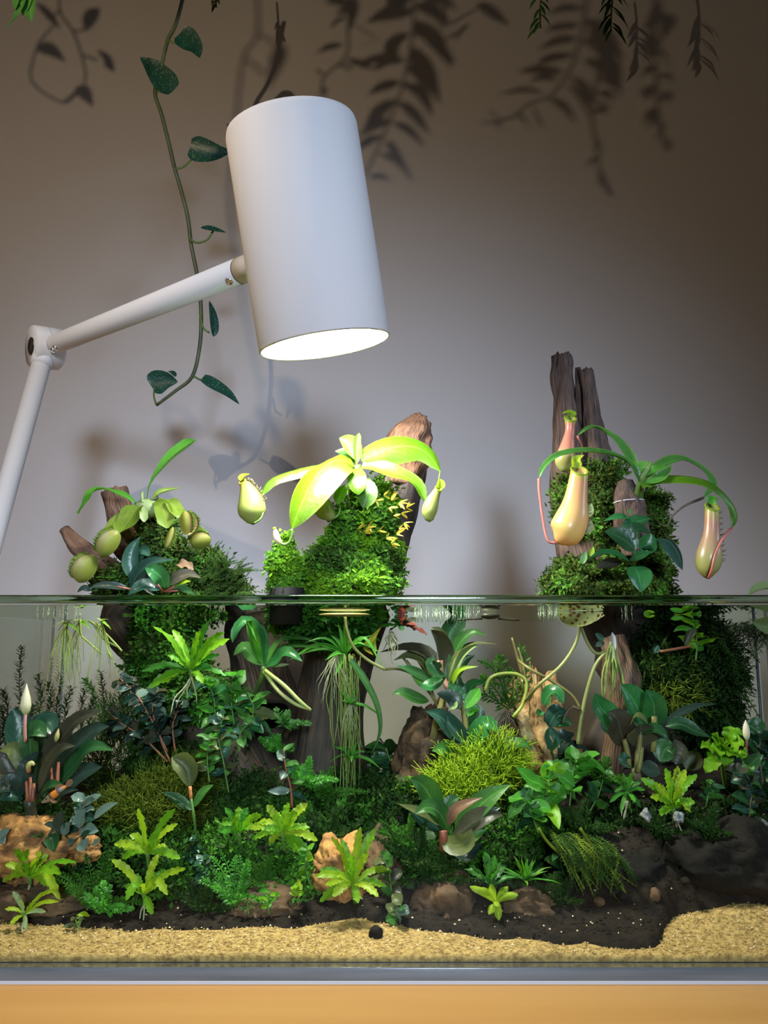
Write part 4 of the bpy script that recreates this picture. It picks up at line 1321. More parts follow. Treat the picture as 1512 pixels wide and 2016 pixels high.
GF = 'fronds hanging above the lamp'
frond('hanging_fern', 'broad fern frond hanging above the lamp shade', [(810, -60), (815, 40), (800, 140), (775, 220), (745, 290), (720, 345)], [
    (815, 20, 720, 45, 46), (815, 10, 880, 60, 50), (812, 40, 890, 135, 44), (808, 60, 900, 130, 30), (806, 70, 760, 115, 56), (805, 90, 868, 205, 46), (800, 120, 690, 130, 30), (798, 130, 845, 180, 40), (790, 160, 724, 188, 28),
    (792, 162, 852, 232, 34), (780, 195, 716, 255, 32), (782, 200, 848, 268, 36), (770, 235, 705, 270, 26), (772, 240, 838, 292, 28), (755, 270, 700, 296, 26), (762, 275, 802, 330, 26), (745, 300, 815, 362, 22), (725, 350, 772, 358, 18),
    (810, 0, 760, 10, 60), (820, -20, 900, 20, 60), (690, 10, 640, 5, 40), (700, 30, 660, 25, 36)], .36, GF)
frond('hanging_fern', 'slender fern sprig hanging left of the broad frond', [(690, -60), (688, 0), (686, 60), (682, 110), (640, 150), (632, 190)], [
    (690, -10, 690, 60, 36), (680, 40, 650, 55, 22), (676, 88, 622, 105, 20), (682, 118, 740, 138, 26), (735, 136, 790, 125, 24), (660, 128, 695, 142, 20), (640, 150, 622, 135, 10), (636, 175, 640, 195, 12), (690, 45, 750, 80, 8), (750, 80, 705, 95, 8)], .37, GF)
frond('hanging_fern', 'arching fern frond hanging at the upper right', [(1160, -60), (1152, 30), (1142, 80), (1122, 140), (1085, 188), (1040, 205), (1010, 230), (960, 242)], [
    (1150, 18, 1075, 28, 24), (1142, 48, 1072, 62, 24), (1136, 75, 1060, 98, 26), (1130, 108, 1054, 126, 26), (1112, 142, 1018, 142, 30), (1100, 158, 1040, 160, 20), (1070, 185, 982, 186, 18), (1080, 192, 1135, 245, 22), (1045, 205, 1072, 258, 16),
    (1012, 225, 1045, 262, 18), (985, 236, 962, 216, 9), (985, 238, 990, 262, 9), (962, 240, 950, 245, 8), (1122, 150, 1170, 225, 30), (1115, 165, 1160, 230, 26), (1145, 80, 1180, 110, 40), (1148, 120, 1205, 160, 40), (1160, 60, 1200, 150, 60), (1190, 100, 1220, 190, 46), (1180, 150, 1225, 185, 40), (1150, 40, 1230, 120, 60)], .36, GF)
frond('hanging_fern', 'thin drooping sprig hanging lowest at the upper right', [(1200, -60), (1190, 60), (1175, 160), (1165, 220), (1170, 260), (1178, 300), (1180, 330), (1205, 385)], [
    (1175, 200, 1205, 215, 24), (1168, 222, 1190, 232, 16), (1172, 260, 1198, 305, 10), (1178, 310, 1155, 332, 10), (1182, 330, 1200, 385, 12), (1180, 335, 1178, 370, 8), (1176, 270, 1172, 300, 8), (1180, 180, 1210, 200, 30)], .37, GF)
frond('hanging_fern', 'dense narrow fern tassel hanging at the far upper right', [(1290, -60), (1288, 60), (1292, 150), (1296, 230), (1305, 270), (1318, 300)], [
    (1288, 0, 1275, 70, 40), (1288, 20, 1305, 80, 44), (1290, 70, 1275, 120, 34), (1290, 100, 1318, 140, 30), (1290, 130, 1250, 160, 22), (1292, 150, 1322, 170, 24), (1292, 170, 1274, 198, 24), (1294, 185, 1322, 200, 18), (1294, 195, 1316, 215, 16), (1294, 215, 1266, 245, 20), (1296, 225, 1272, 258, 12), (1297, 240, 1306, 262, 14), (1305, 270, 1318, 300, 10), (1296, 262, 1294, 290, 8), (1290, 30, 1258, 60, 30), (1290, 60, 1250, 110, 20)], .37, GF)
GV = 'vine strands hanging left of the frame'
vs = frond('hanging_vine', 'vine strand with pointed leaves hanging at the upper left', [(115, -60), (118, 20), (140, 55), (155, 90), (168, 140), (165, 170)], [
    (70, 95, 130, 122, 42), (190, 100, 226, 142, 34), (148, 172, 184, 210, 34), (168, 60, 196, 15, 36), (70, 5, 120, 58, 22)], .40, GV, mat=VINEL)
for pp in ([(70, 100), (62, 160), (124, 202), (150, 185)], [(145, 62), (172, 58), (175, 52)], [(160, 108), (192, 118)], [(124, 202), (152, 178)], [(110, 45), (80, 80), (70, 100)], [(118, 20), (95, 40)]):
    stem(vs, [toward(L1, x, y, .40) for x, y in pp], 0.0007, STEMB, 'petiole', 5, 10)
vs = frond('hanging_vine', 'vine strand with a rounded leaf hanging at the top right of centre', [(870, -60), (880, 40), (915, 30), (935, 20)], [(935, 10, 1004, 52, 46), (905, 70, 870, 85, 10), (925, 45, 895, 85, 10)], .40, GV, mat=VINEL)

vs = frond('hanging_vine', 'long vine strand with drop-shaped leaves hanging outside the left edge', [(505, -60), (507, 65), (480, 112), (465, 240), (452, 400), (480, 600), (510, 750), (520, 830)], [
    (556, 85, 528, 178, 34), (552, 742, 594, 834, 54), (502, 800, 552, 880, 30), (458, 838, 522, 912, 52)], .29, GV, mat=VINEL)
for pp in ([(507, 65), (535, 82), (556, 88)], [(482, 115), (505, 132), (522, 148)], [(512, 752), (535, 752), (552, 746)], [(470, 880), (462, 905), (464, 926), (482, 908)], [(464, 926), (400, 890), (345, 868), (326, 815), (326, 780)], [(328, 802), (360, 808), (395, 850)], [(520, 830), (508, 850), (505, 862)]):
    stem(vs, [toward(L1, x, y, .29) for x, y in pp], 0.0006, STEMB, 'petiole', 5, 10)


def tip(label, px, py, Yt, n, ln, mat):
    t = thing('fern_tip', label, 'hanging plant', P(px, -60, Yt))
    sp = [P(px + R.uniform(-3, 3), y, Yt) for y in (-60, -20, py * 0.5, py)]
    stem(t, sp, M(2.0, Yt), STEMO, n=10)
    for i in range(n):
        u = (i + 0.5) / n; y = lerp(-30, py, u); a = R.choice((-1, 1)) * R.uniform(.2, 1.1)
        l = ln * R.uniform(.6, 1.1)
        leaf(t, [P(px, y, Yt), P(px + math.sin(a) * l * .6, y + l * .5, Yt - .004), P(px + math.sin(a) * l, y + l, Yt - .004)], M(8, Yt), mat, 'lance', n=7)
    return t


tip('small pale green fern tip poking in at the top left of centre', 425, 14, .80, 8, 18, OLIVE)
tip('thin green fern tip poking in at the top right', 1062, 55, .80, 10, 26, MID)
tip('dark green fern tip hanging at the top right edge', 1205, 60, .82, 14, 40, FERND)
t = thing('fern_tip', 'soft green leafy tip hanging into the top left corner', 'hanging plant', P(45, -60, .52))
for a in ([(60, -40), (52, 5), (45, 35)], [(55, -20), (35, 30), (8, 58)], [(65, -20), (60, 20), (62, 44)], [(48, -30), (35, 0), (30, 20)]):
    leaf(t, px_path(a, .52), M(26, .52), MID, 'lance')
stem(t, px_path([(58, -60), (56, -20)], .52), M(3, .52), STEMG, n=4)
# ------------------------------------------------------------------ under water: stones
rock('stone', 'porous orange stone at the left front under the broad dark plant', 62, 1672, .475, 92, 52, .022, STONEO, 3, .45, 70)
rock('stone', 'small orange stone chip in the left front thicket', 172, 1672, .472, 24, 22, .008, STONEO, 5, .4, 120)
rock('stone', 'orange stone behind the spiky yellow-green rosette', 672, 1715, .475, 48, 55, .018, STONEO, 7, .45, 80)
rock('stone', 'rust brown stone right of the spiky yellow-green rosette', 752, 1705, .485, 40, 62, .018, STONEB, 8, .4, 70)
rock('stone', 'brown leaning rock slab rising left of the lime moss cushion', 830, 1490, .565, 45, 105, .025, STONEB, 9, .4, 45, rot=.35)
rock('stone', 'jagged cream and rust rock pillar right of centre', 1062, 1440, .555, 42, 115, .022, STONEC, 10, .5, 55, rot=-.05)
rock('stone', 'upper cream crag of the rock pillar below the thin fern', 1035, 1395, .565, 34, 55, .018, STONEC, 12, .5, 70)
rock('stone', 'round brown rock sunk in the sand right of centre', 880, 1785, .468, 58, 62, .022, STONEB, 13, .3, 50)
rock('stone', 'reddish brown flat stone in the dark front soil', 1050, 1800, .462, 62, 40, .014, STONEB, 14, .35, 60)
rock('stone', 'dark red stone low in the shaded front centre left', 520, 1790, .462, 70, 40, .014, STONEB, 15, .4, 60)
rock('stone', 'low brown stone at the left end of the soil edge', 60, 1778, .462, 90, 34, .014, STONEB, 19, .4, 60)
rock('stone', 'dark rounded boulder in the far right front', 1440, 1700, .475, 130, 80, .028, STONED, 16, .3, 35)
rock('stone', 'dark craggy boulder under the drooping root mat', 1210, 1740, .480, 110, 75, .026, STONED, 17, .35, 40)
rock('stone', 'small pale pebble on the dark right slope', 1290, 1762, .452, 9, 13, .003, STONEB, 18, .2, 80)
rock('pebble', 'small black pebble lying on the sand', 740, 1838, .4335, 13, 14, .003, STONED, 20, .2, 90, cat='pebble')
for i, (x, y, r) in enumerate(((1225, 1765, 9), (1240, 1800, 10), (1265, 1785, 8), (1180, 1775, 10), (1350, 1735, 9), (1100, 1820, 11))):
    rock('pebble', ['greyish pebble high on', 'rounded grey pebble halfway down', 'tiny grey pebble beside', 'brownish pebble at the left of', 'flat dark pebble at the right of', 'dull brown pebble at the foot of'][i] + ' the dark right slope', x, y, .452, r, r * .8, .003, STONEB if i % 2 else STONED, 30 + i, .25, 90, cat='pebble', group='pebbles on the dark slope')

# ------------------------------------------------------------------ fine mats
def stick_mound(name, label, blobs, n, l, r, mat, fork=True, up=0.5):
    m = MB()
    for (c, rr) in blobs:
        for _ in range(n // len(blobs)):
            d = rv(1)
            while d.length > 1: d = rv(1)
            p = c + Vector((d.x * rr[0], d.y * rr[1], d.z * rr[2]))
            e = (rv(1) + Vector((d.x, d.y * .5, up + d.z))).normalized(); ll = l * R.uniform(.6, 1.3)
            q = p + e * ll * .55
            m.tube([p, p + e * ll * .3 + rv(ll * .06), q], [r, r, r * .9], 3)
            if fork:
                for s in (-1, 1):
                    f = (e + rv(.7)).normalized()
                    m.tube([q, q + f * ll * .3, q + f * ll * .5 + rv(ll * .1)], [r * .9, r * .8, r * .4], 3)
    return tag(m.build(name, mat, None), label, 'moss', kind='stuff')


stick_mound('riccia_cushion', 'bright lime thread-like moss cushion in the centre right', [blob(935, 1525, .520, 78, 42), blob(965, 1495, .525, 62, 36), blob(900, 1558, .512, 62, 28)], 1300, .012, .00032, RICC)
stick_mound('riccia_cushion', 'thinner lime threads at the right end of the moss cushion', [blob(1020, 1550, .535, 35, 40)], 220, .011, .0003, RICC)
stick_mound('thread_mat', 'wide olive thread mat left of centre', [blob(300, 1595, .52, 95, 45), blob(260, 1620, .515, 70, 40), blob(350, 1560, .53, 70, 45), blob(390, 1550, .535, 40, 50)], 2400, .012, .00028, RICD)
stick_mound('thread_mat', 'wispy green thread algae behind the left dark plant', [blob(215, 1500, .58, 45, 75), blob(240, 1420, .59, 30, 40)], 600, .013, .00028, leaf_mat('thread_green', (0.12, 0.24, 0.05), None, .5, .4, 0))
stick_mound('thread_mat', 'tangled pale root threads on the right trunk', [blob(1310, 1345, .56, 55, 45), blob(1330, 1370, .555, 45, 25)], 420, .012, .0003, RICD, True, -.2)

# ------------------------------------------------------------------ spiky bright rosettes
GR = 'spiky bright green rosettes'


def spiky(label, px, py, Y, specs, mats, w=18, extra=0, ln=70, roots_n=0, tooth=.16, wave=.10):
    t = thing('spiky_rosette', label, 'plant', P(px, py, Y), GR)
    for i, s in enumerate(specs):
        x, y = s[0], s[1]; dy = s[2] if len(s) > 2 else R.uniform(-.012, .006)
        a = P(px, py, Y); b = P(x, y, max(.422, Y + dy))
        bend = s[3] if len(s) > 3 else .12
        mid = a.lerp(b, .5) + Vector((0, 0, 1)) * (b - a).length * bend
        leaf(t, [a, mid, b], M(w, Y) * R.uniform(.85, 1.1), mats[i % len(mats)], 'strapw', (Vector((0, -.75, .6)) + rv(.35)), .1, wave, R.uniform(22, 30), tooth, n=17)
    for i in range(extra):
        az = R.uniform(0, 6.28); e = R.uniform(.2, 1.2); l = M(ln, Y) * R.uniform(.5, .9)
        d = Vector((math.cos(az) * math.cos(e), math.sin(az) * math.cos(e) * .6, math.sin(e)))
        a = P(px, py, Y); b = a + d * l; b.y = max(b.y, .422)
        leaf(t, [a, a.lerp(b, .5) + Vector((0, 0, l * .1)), b - Vector((0, 0, l * .1))], M(w * .85, Y), mats[i % len(mats)], 'strapw', None, .1, wave, 24, tooth, n=13)
    stem(t, [P(px, py - 2, Y), P(px + 2, py + 18, Y + .004), P(px + 4, py + 40, Y + .012)], M(4, Y), STEMG, n=6)
    if roots_n:
        m = MB(); roots(m, P(px, py + 15, Y), roots_n, M(70, Y), .5, .0005); m.build('root_tuft', ROOTW, t)
    return t


spiky('lime spiky rosette high on the left trunk below the waterline', 375, 1320, .505, [(300, 1232), (340, 1240), (412, 1222), (442, 1245), (452, 1258), (280, 1322), (292, 1355), (318, 1345), (430, 1290), (350, 1262), (395, 1240), (445, 1330), (330, 1290), (400, 1345)], [LIME, LIME, GREEN], 16, 6, 60, 4)
spiky('yellow-green two-tiered rosette, upper tier, at the left front', 290, 1680, .455, [(272, 1592), (345, 1592), (225, 1662), (240, 1690), (350, 1622), (355, 1690), (330, 1668), (308, 1640), (262, 1640)], [YLIME, LIME], 15, 7, 60)
spiky('yellow-green two-tiered rosette, lower tier, at the left front', 283, 1762, .448, [(220, 1692), (245, 1745), (312, 1682), (330, 1715), (330, 1762, -.01, .4), (248, 1772, -.01, .5), (312, 1740), (262, 1720), (365, 1710), (300, 1800, -.006, .1)], [YLIME, LIME], 14, 6, 55, 3)
spiky('spiky yellow-green rosette at the far left front corner', 58, 1725, .455, [(52, 1672), (95, 1682), (28, 1672), (10, 1702), (118, 1712), (100, 1745), (120, 1720), (5, 1735), (150, 1698), (75, 1690), (38, 1690), (118, 1772, -.01, .3)], [LIME, YLIME], 14, 8, 60, 2)
spiky('small pale rosette half sunk in the sand at the left', 48, 1800, .440, [(20, 1822), (50, 1830), (10, 1790), (90, 1795), (115, 1775), (40, 1770), (70, 1778), (25, 1755), (108, 1752)], [YLIME, PALE], 9, 0, 40, 4, .05, .1)
spiky('yellow-green spiky rosette in the middle front', 556, 1640, .465, [(525, 1585), (568, 1580), (605, 1582), (585, 1600), (490, 1630), (500, 1650), (530, 1660), (590, 1680), (625, 1655), (615, 1690), (540, 1600), (610, 1630)], [YLIME, LIME], 15, 8, 65)
spiky('bright green feathery rosette left of the middle front one', 470, 1640, .475, [(442, 1590), (470, 1588), (488, 1590), (515, 1605), (432, 1638), (455, 1610), (480, 1612), (500, 1625)], [GREEN, LIME], 13, 8, 55)
spiky('spiky yellow-green rosette in front of the orange stone', 695, 1740, .450, [(652, 1648), (672, 1652), (710, 1628), (738, 1632), (725, 1680), (630, 1712), (640, 1742), (630, 1775), (765, 1710), (760, 1745), (745, 1765), (705, 1778, -.008, .1), (655, 1765), (690, 1680), (620, 1725)], [YLIME, LIME], 15, 8, 65)
spiky('bright green rosette on the dark right slope', 1325, 1590, .475, [(1310, 1512), (1335, 1508), (1372, 1525), (1350, 1515), (1262, 1532), (1290, 1545), (1300, 1575), (1360, 1600, -.006, .4), (1368, 1580), (1280, 1570), (1322, 1540), (1340, 1550), (1300, 1605)], [LIME, YLIME], 15, 6, 40, 3)
spiky('small grassy tuft just left of the right slope rosette', 1235, 1560, .485, [(1205, 1535), (1225, 1522), (1245, 1520), (1262, 1540), (1270, 1555), (1210, 1560), (1200, 1580), (1262, 1590), (1232, 1530), (1222, 1600), (1250, 1580)], [GREEN, MID], 8, 8, 40, 3, 0, .05)
t = thing('lettuce_plant', 'ruffled bright green plant at the right beside a cream bud', 'plant', P(1420, 1490, .50))
for (x, y) in [(1400, 1452), (1440, 1430), (1452, 1432), (1465, 1460), (1395, 1500), (1432, 1515), (1380, 1470), (1412, 1450), (1450, 1490), (1388, 1520), (1425, 1470), (1470, 1490), (1405, 1480)]:
    a = P(1420, 1488, .50); b = P(x, y, .485 + R.uniform(-.01, .01))
    leaf(t, [a, a.lerp(b, .5) + Vector((0, -.004, .003)), b], M(26, .5), LIME, 'spoon', None, .1, .22, 20, .1, n=13)
stem(t, [P(1420, 1488, .5), P(1424, 1525, .505), P(1430, 1560, .51)], M(4, .5), STEMG, n=6)
t = thing('stubby_rosette', 'stubby thick-leafed lime plant in the dark front centre', 'plant', P(978, 1775, .447))
for (x, y, dy) in [(942, 1752, -.004), (965, 1742, -.006), (1020, 1762, -.004), (982, 1785, -.012), (962, 1800, -.006), (982, 1812, -.006), (995, 1750, 0), (1000, 1745, .002), (925, 1745, 0)]:
    a = P(976, 1778, .447); b = P(x, y, .447 + dy)
    leaf(t, [a, a.lerp(b, .5) + Vector((0, -.001, .002)), b], M(14, .447), YLIME, 'strapw', None, -.3, .03, 10, 0, n=9)
stem(t, [P(978, 1775, .447), P(980, 1800, .455)], M(3, .447), STEMG, n=4)
rosette('grassy_plant', 'thin-leafed green plant above the stubby lime one', 'plant', 965, 1745, .455, 10, 75, 14, GREEN, 'strapw', (35, 80), .1, .1, group=None, mats=[GREEN, MID])
rosette('grassy_plant', 'pale-rooted bushy tuft right of the stubby lime plant', 'plant', 1035, 1735, .455, 26, 62, 6, GREEN, 'grass', (20, 85), .02, 0, mats=[GREEN, MID, LIME])

# ------------------------------------------------------------------ broad-leafed dark plants
t = thing('bucephalandra', 'large dark broad-leafed plant with a cream bud at the left edge', 'plant', GP(100, .49))
Y = .49
leaves_px(t, Y, [
    ([(55, 1540), (45, 1500), (25, 1475), (0, 1478)], 34, OLIVE, dict(shape='oval', nrm=(-.3, -.8, .5))),
    ([(60, 1545, .01), (40, 1440, .012), (25, 1395, .012)], 56, TEAL, dict(shape='oval')),
    ([(70, 1540, .008), (75, 1450, .006), (95, 1420, .002), (108, 1452, -.002)], 48, TEAL, dict(shape='oval', nrm=(.2, -.8, .6))),
    ([(62, 1530, -.004), (60, 1450, -.008), (75, 1438, -.010), (90, 1450, -.010)], 44, DEEP, dict(shape='oval', nrm=(0, -.7, .7))),
    ([(75, 1560), (105, 1480, -.004), (150, 1420, -.008), (200, 1398, -.008)], 46, BRONZE, dict(shape='lance', nrm=(-.3, -.85, .4), wave=.06)),
    ([(85, 1565, .006), (130, 1490, .010), (185, 1440, .012), (215, 1430, .012)], 48, DARK, dict(shape='lance', nrm=(-.2, -.8, .5))),
    ([(90, 1568), (140, 1515, -.004), (180, 1472, -.008), (225, 1478, -.012)], 44, DEEP, dict(shape='lance', nrm=(-.1, -.7, .7))),
    ([(95, 1572, .002), (150, 1530, .002), (200, 1510, 0)], 50, DARK, dict(shape='oval')),
    ([(75, 1560, -.010), (95, 1510, -.016), (120, 1475, -.020), (148, 1468, -.020)], 30, BRONZE, dict(shape='lance', nrm=(-.2, -.8, .5))),
    ([(60, 1555, -.008), (50, 1515, -.010), (78, 1478, -.010)], 30, DARK, dict(shape='oval')),
    ([(45, 1560, -.006), (20, 1535, -.010), (0, 1525, -.012)], 30, BRONZE, dict(shape='lance')),
    ([(45, 1565, -.006), (20, 1545, -.012), (-10, 1560, -.016)], 40, DARK, dict(shape='oval')),
    ([(45, 1572, -.008), (20, 1568, -.014), (-5, 1575, -.016)], 26, TEAL, dict(shape='lance')),
    ([(70, 1580, -.012), (95, 1550, -.020), (125, 1545, -.024)], 30, DEEP, dict(shape='lance')),
    ([(85, 1580, -.008), (115, 1560, -.016), (155, 1555, -.02)], 26, DARK, dict(shape='lance')),
    ([(60, 1548, .012), (85, 1475, .016), (80, 1440, .018)], 40, OLIVE, dict(shape='oval')),
    ([(40, 1560, .006), (15, 1500, .008), (30, 1470, .008)], 40, BRONZE, dict(shape='oval')),
])
stem(t, [P(58, 1575, Y - .010), P(64, 1610, Y - .005), P(70, 1640, Y), GP(74, Y + .004)], [M(11, Y), M(9, Y), M(8, Y)], BRONZE, 'rhizome', 8, 10)
for a, b in (((55, 1578), (52, 1538)), ((60, 1576), (60, 1530)), ((64, 1578), (67, 1542)),  ((112, 1550), (115, 1500)), ((105, 1555), (100, 1510))):
    stem(t, [P(a[0], a[1], Y - .012), P(b[0], b[1], Y - .010)], [M(4.5, Y), M(3, Y)], STEMR, 'petiole', 6, 4)
stem(t, px_path([(50, 1460, -.01), (49, 1430, -.012), (50, 1405, -.012)], Y), M(3.2, Y), plain_mat('stalk_pink', (0.75, 0.35, 0.35), rough=.4, trans=.3), 'flower_stalk', 7, 8)
m = MB(); lathe(m, P(50, 1408, Y - .012), Vector((-.03, 0, 1)), [(M(h, Y), M(r, Y)) for h, r in ((0, 2), (8, 8), (18, 10), (32, 8), (46, 4), (58, .4))], 16); m.build('flower_bud', BUDW, t)
m = MB(); lathe(m, P(110, 1460, Y - .012), Vector((.15, 0, 1)), [(M(h, Y), M(r, Y)) for h, r in ((0, 1.5), (6, 4.5), (14, 4), (24, .4))], 12); m.build('flower_bud', grad_mat('bud_green', [(0, (.35, .45, .1)), (1, (.7, .6, .3))]), t)
m = MB(); m.tube(px_path([(57, 1520, -.016), (56, 1508, -.018), (62, 1502, -.018), (68, 1506, -.018)], Y), [M(4, Y), M(5, Y), M(4.5, Y), M(2, Y)], 8, 10); m.build('flower_bud', grad_mat('bud_yellow', [(0, (.5, .2, .15)), (.5, (.6, .6, .2)), (1, (.7, .6, .35))]), t)
m = MB(); roots(m, P(60, 1610, Y - .012), 3, .025, .25, .0007); m.build('root_tuft', ROOTW, t)

# small fish resting beside the broad-leafed plant
Yf = .462
fs = thing('small_fish', 'small dark fish with orange patches resting by the left dark plant', 'fish', P(112, 1560, Yf))
pts = [P(x, y, Yf) for x, y in ((82, 1580), (90, 1576), (100, 1569), (112, 1560), (122, 1553), (130, 1548))]
m = MB(); m.tube(pts, [M(r, Yf) for r in (1.5, 4.5, 7, 6.5, 4.5, 2.5)], 12, 20)
t_ = NT('fish_skin')
uvs = t_.n('ShaderNodeSeparateXYZ'); t_.l(t_.n('ShaderNodeUVMap').outputs[0], uvs.inputs[0])
cl = t_.ramp(uvs.outputs[0], [(0.0, (.20, .16, .12)), (.38, (.24, .20, .15)), (.42, (.02, .02, .02)), (.50, (.65, .22, .03)), (.62, (.62, .20, .03)), (.66, (.05, .05, .05)), (.8, (.22, .21, .2)), (.92, (.62, .2, .03))])
bs = t_.n('ShaderNodeBsdfPrincipled'); t_.l(cl, bs.inputs[0]); bs.inputs['Roughness'].default_value = .3; t_.l(bs.outputs[0], t_.out.inputs[0])
m.build('body', t_.m, fs)
FIN = plain_mat('fish_fin', (.45, .18, .06), (.12, .12, .12), .4, scale=300, trans=.4)
leaf(fs, px_path([(129, 1549), (136, 1542), (141, 1534)], Yf), M(11, Yf), FIN, 'strapw', (.3, -.9, .1), name='tail_fin')
leaf(fs, px_path([(110, 1556), (114, 1548), (126, 1545)], Yf), M(7, Yf), FIN, 'lance', (0, -.9, .1), name='dorsal_fin')
leaf(fs, px_path([(100, 1573, -.002), (106, 1578, -.003), (112, 1578, -.003)], Yf), M(6, Yf), FIN, 'oval', (0, -.9, .3), name='pectoral_fin')
m = MB(); m.ellipsoid(P(91, 1573, Yf - .0017), (M(1.6, Yf),) * 3, 8, 6); m.build('eye', BLACK, fs)

# silvery leafed plant
t = bush('silver_bucephalandra', 'small silvery leafed plant left of the two-tiered rosette', 'plant', [(150, 1690), (155, 1650), (160, 1610), (165, 1575)], .468, 18, 42, 20, [SILVER, SILVER, TEAL, SILVER], 'oval', 2.2, STEMR, nrm=None)
leaves_px(t, .46, [([(185, 1612), (205, 1595), (232, 1580)], 22, SILVER, dict(nrm=(0, -.6, .8))), ([(155, 1630), (158, 1610), (168, 1592)], 22, SILVER), ([(150, 1670), (165, 1665), (175, 1650)], 22, SILVER), ([(125, 1645), (130, 1630), (138, 1618)], 18, SILVER), ([(180, 1665), (190, 1658), (196, 1650)], 10, SILVER), ([(10, 1660), (0, 1650), (20, 1630)], 22, SILVER)])
bush('dark_leaf_plant', 'flat bronze leaves lying on the orange left stone', 'plant', [(60, 1660), (90, 1645), (130, 1640)], .462, 8, 45, 26, [DARK, DEEP, BRONZE], 'oval', 2, STEMB)

# plum-dark bush on the left trunk
for i, (sp, n, lb) in enumerate([
    ([(330, 1480), (300, 1420), (270, 1370), (235, 1335)], 24, 'plum-dark round-leafed stem leaning left below the lime rosette'),
    ([(335, 1500), (310, 1440), (300, 1390), (310, 1360)], 22, 'upright plum-dark stem under the lime rosette'),
    ([(330, 1500), (280, 1450), (240, 1425), (215, 1400)], 18, 'low plum-dark stem reaching toward the left pane'),
    ([(345, 1480), (340, 1430), (350, 1400), (355, 1385)], 14, 'plum-dark stem nearest the middle of the left trunk')]):
    bush('dark_leaf_plant', lb, 'plant', sp, .53, n, 36, 24, [DARK, BRONZE, DARK, SILVER if i < 2 else DARK, TEAL], 'oval', 2.4, STEMR, group='plum-dark stems on the left trunk')

# leafy plants on the left trunk, middle
t = thing('leafy_plant', 'green broad-leafed seedling with drooping top leaves, left of centre', 'plant', P(520, 1330, .52))
leaves_px(t, .52, [
    ([(515, 1305), (512, 1260, -.002), (500, 1232, -.006), (480, 1222, -.008), (462, 1245, -.010), (458, 1265, -.010)], 24, EMERALD, dict(shape='strap', nrm=(0, -.8, .6))),
    ([(518, 1308), (505, 1280, -.004), (498, 1250, -.010), (490, 1220, -.010), (505, 1262, -.014)], 20, GREEN, dict(shape='lance')),
    ([(520, 1310), (522, 1270, .002), (515, 1240, .002), (492, 1220, .0)], 16, EMERALD, dict(shape='strap')),
    ([(525, 1312), (545, 1300, -.004), (565, 1284, -.008), (595, 1302, -.010)], 32, EMERALD, dict(shape='oval', nrm=(0, -.7, .7))),
    ([(515, 1310), (495, 1290), (480, 1275), (460, 1290)], 32, MID, dict(shape='oval')),
    ([(525, 1312), (555, 1310, -.006), (570, 1308, -.008)], 8, PALE, dict(shape='lance')),
    ([(520, 1312, .006), (550, 1262, .01), (600, 1258, .012), (640, 1272, .012)], 14, MID, dict(shape='grass')),
    ([(520, 1312, .008), (560, 1275, .01), (620, 1275, .012), (670, 1282, .012)], 12, GREEN, dict(shape='grass')),
])
stem(t, px_path([(520, 1312), (514, 1335, .004), (505, 1360, .02), (495, 1380, .03)], .52), M(5, .52), STEMG)
for a in ([(522, 1320, -.004), (560, 1350, -.012), (590, 1380, -.014), (612, 1398, -.012)], [(520, 1322, -.002), (548, 1360, -.01), (580, 1385, -.012), (608, 1396, -.012)]):
    stem(t, px_path(a, .52), [M(4, .52), M(4, .52), M(3, .52)], plain_mat('root_thick', (.35, .48, .1), (.5, .5, .25), .45, scale=60, trans=.2), 'root', 7, 16)
for i, (sp, n, ln, w, mats, lb) in enumerate([
    ([(470, 1480), (460, 1420), (455, 1370), (460, 1330)], 20, 48, 24, [MID, GREEN, EMERALD], 'leafy green stem below the drooping seedling'),
    ([(430, 1470), (425, 1420), (420, 1370), (405, 1335)], 18, 44, 20, [GREEN, MID, TEAL], 'leafy stem between the lime rosette and the seedling'),
    ([(480, 1440), (500, 1400), (490, 1370)], 14, 44, 22, [EMERALD, MID, OLIVE], 'short leafy shoot over the dark hollow'),
    ([(450, 1560), (440, 1500), (430, 1450), (440, 1410)], 20, 36, 18, [MID, TEAL, OLIVE, DEEP], 'mixed green stem low on the left trunk'),
    ([(470, 1480), (475, 1440), (500, 1420)], 12, 34, 18, [SILVER, TEAL, MID], 'blue-green sprig on the left trunk'),
    ([(412, 1540), (408, 1490), (415, 1450)], 16, 34, 14, [GREEN, OLIVE, MID], 'pale green sprig left of the dark hollow'),
]):
    bush('leafy_plant', lb, 'plant', sp, .525 - .004 * i, n, ln, w, mats, 'oval', 2, group='leafy stems on the left trunk')
t = bush('red_stem_plant', 'small plant with red stem and blue-green leaves right of the hollow', 'plant', [(575, 1590), (572, 1550), (562, 1510), (558, 1475)], .505, 9, 42, 17, [TEAL, SILVER, MID], 'oval', 3, STEMR)
t = thing('leaf_shoot', 'single pale folded leaf on an orange-based stalk, left of centre', 'plant', P(376, 1600, .49))
leaves_px(t, .49, [([(374, 1560), (372, 1540), (365, 1510), (338, 1490)], 40, OLIVE, dict(shape='spoon', nrm=(.3, -.9, .2), cup=.4)), ([(378, 1595), (350, 1575), (320, 1560)], 22, DEEP, dict(shape='oval')), ([(380, 1590), (400, 1560), (420, 1545)], 18, MID)])
stem(t, px_path([(374, 1548), (376, 1572)], .488), M(3.5, .49), plain_mat('stalk_orange', (.55, .2, .07), rough=.5), 'stalk', 6, 4)
stem(t, px_path([(376, 1572), (382, 1610), (386, 1650, .01)], .488), M(3, .49), STEMG)

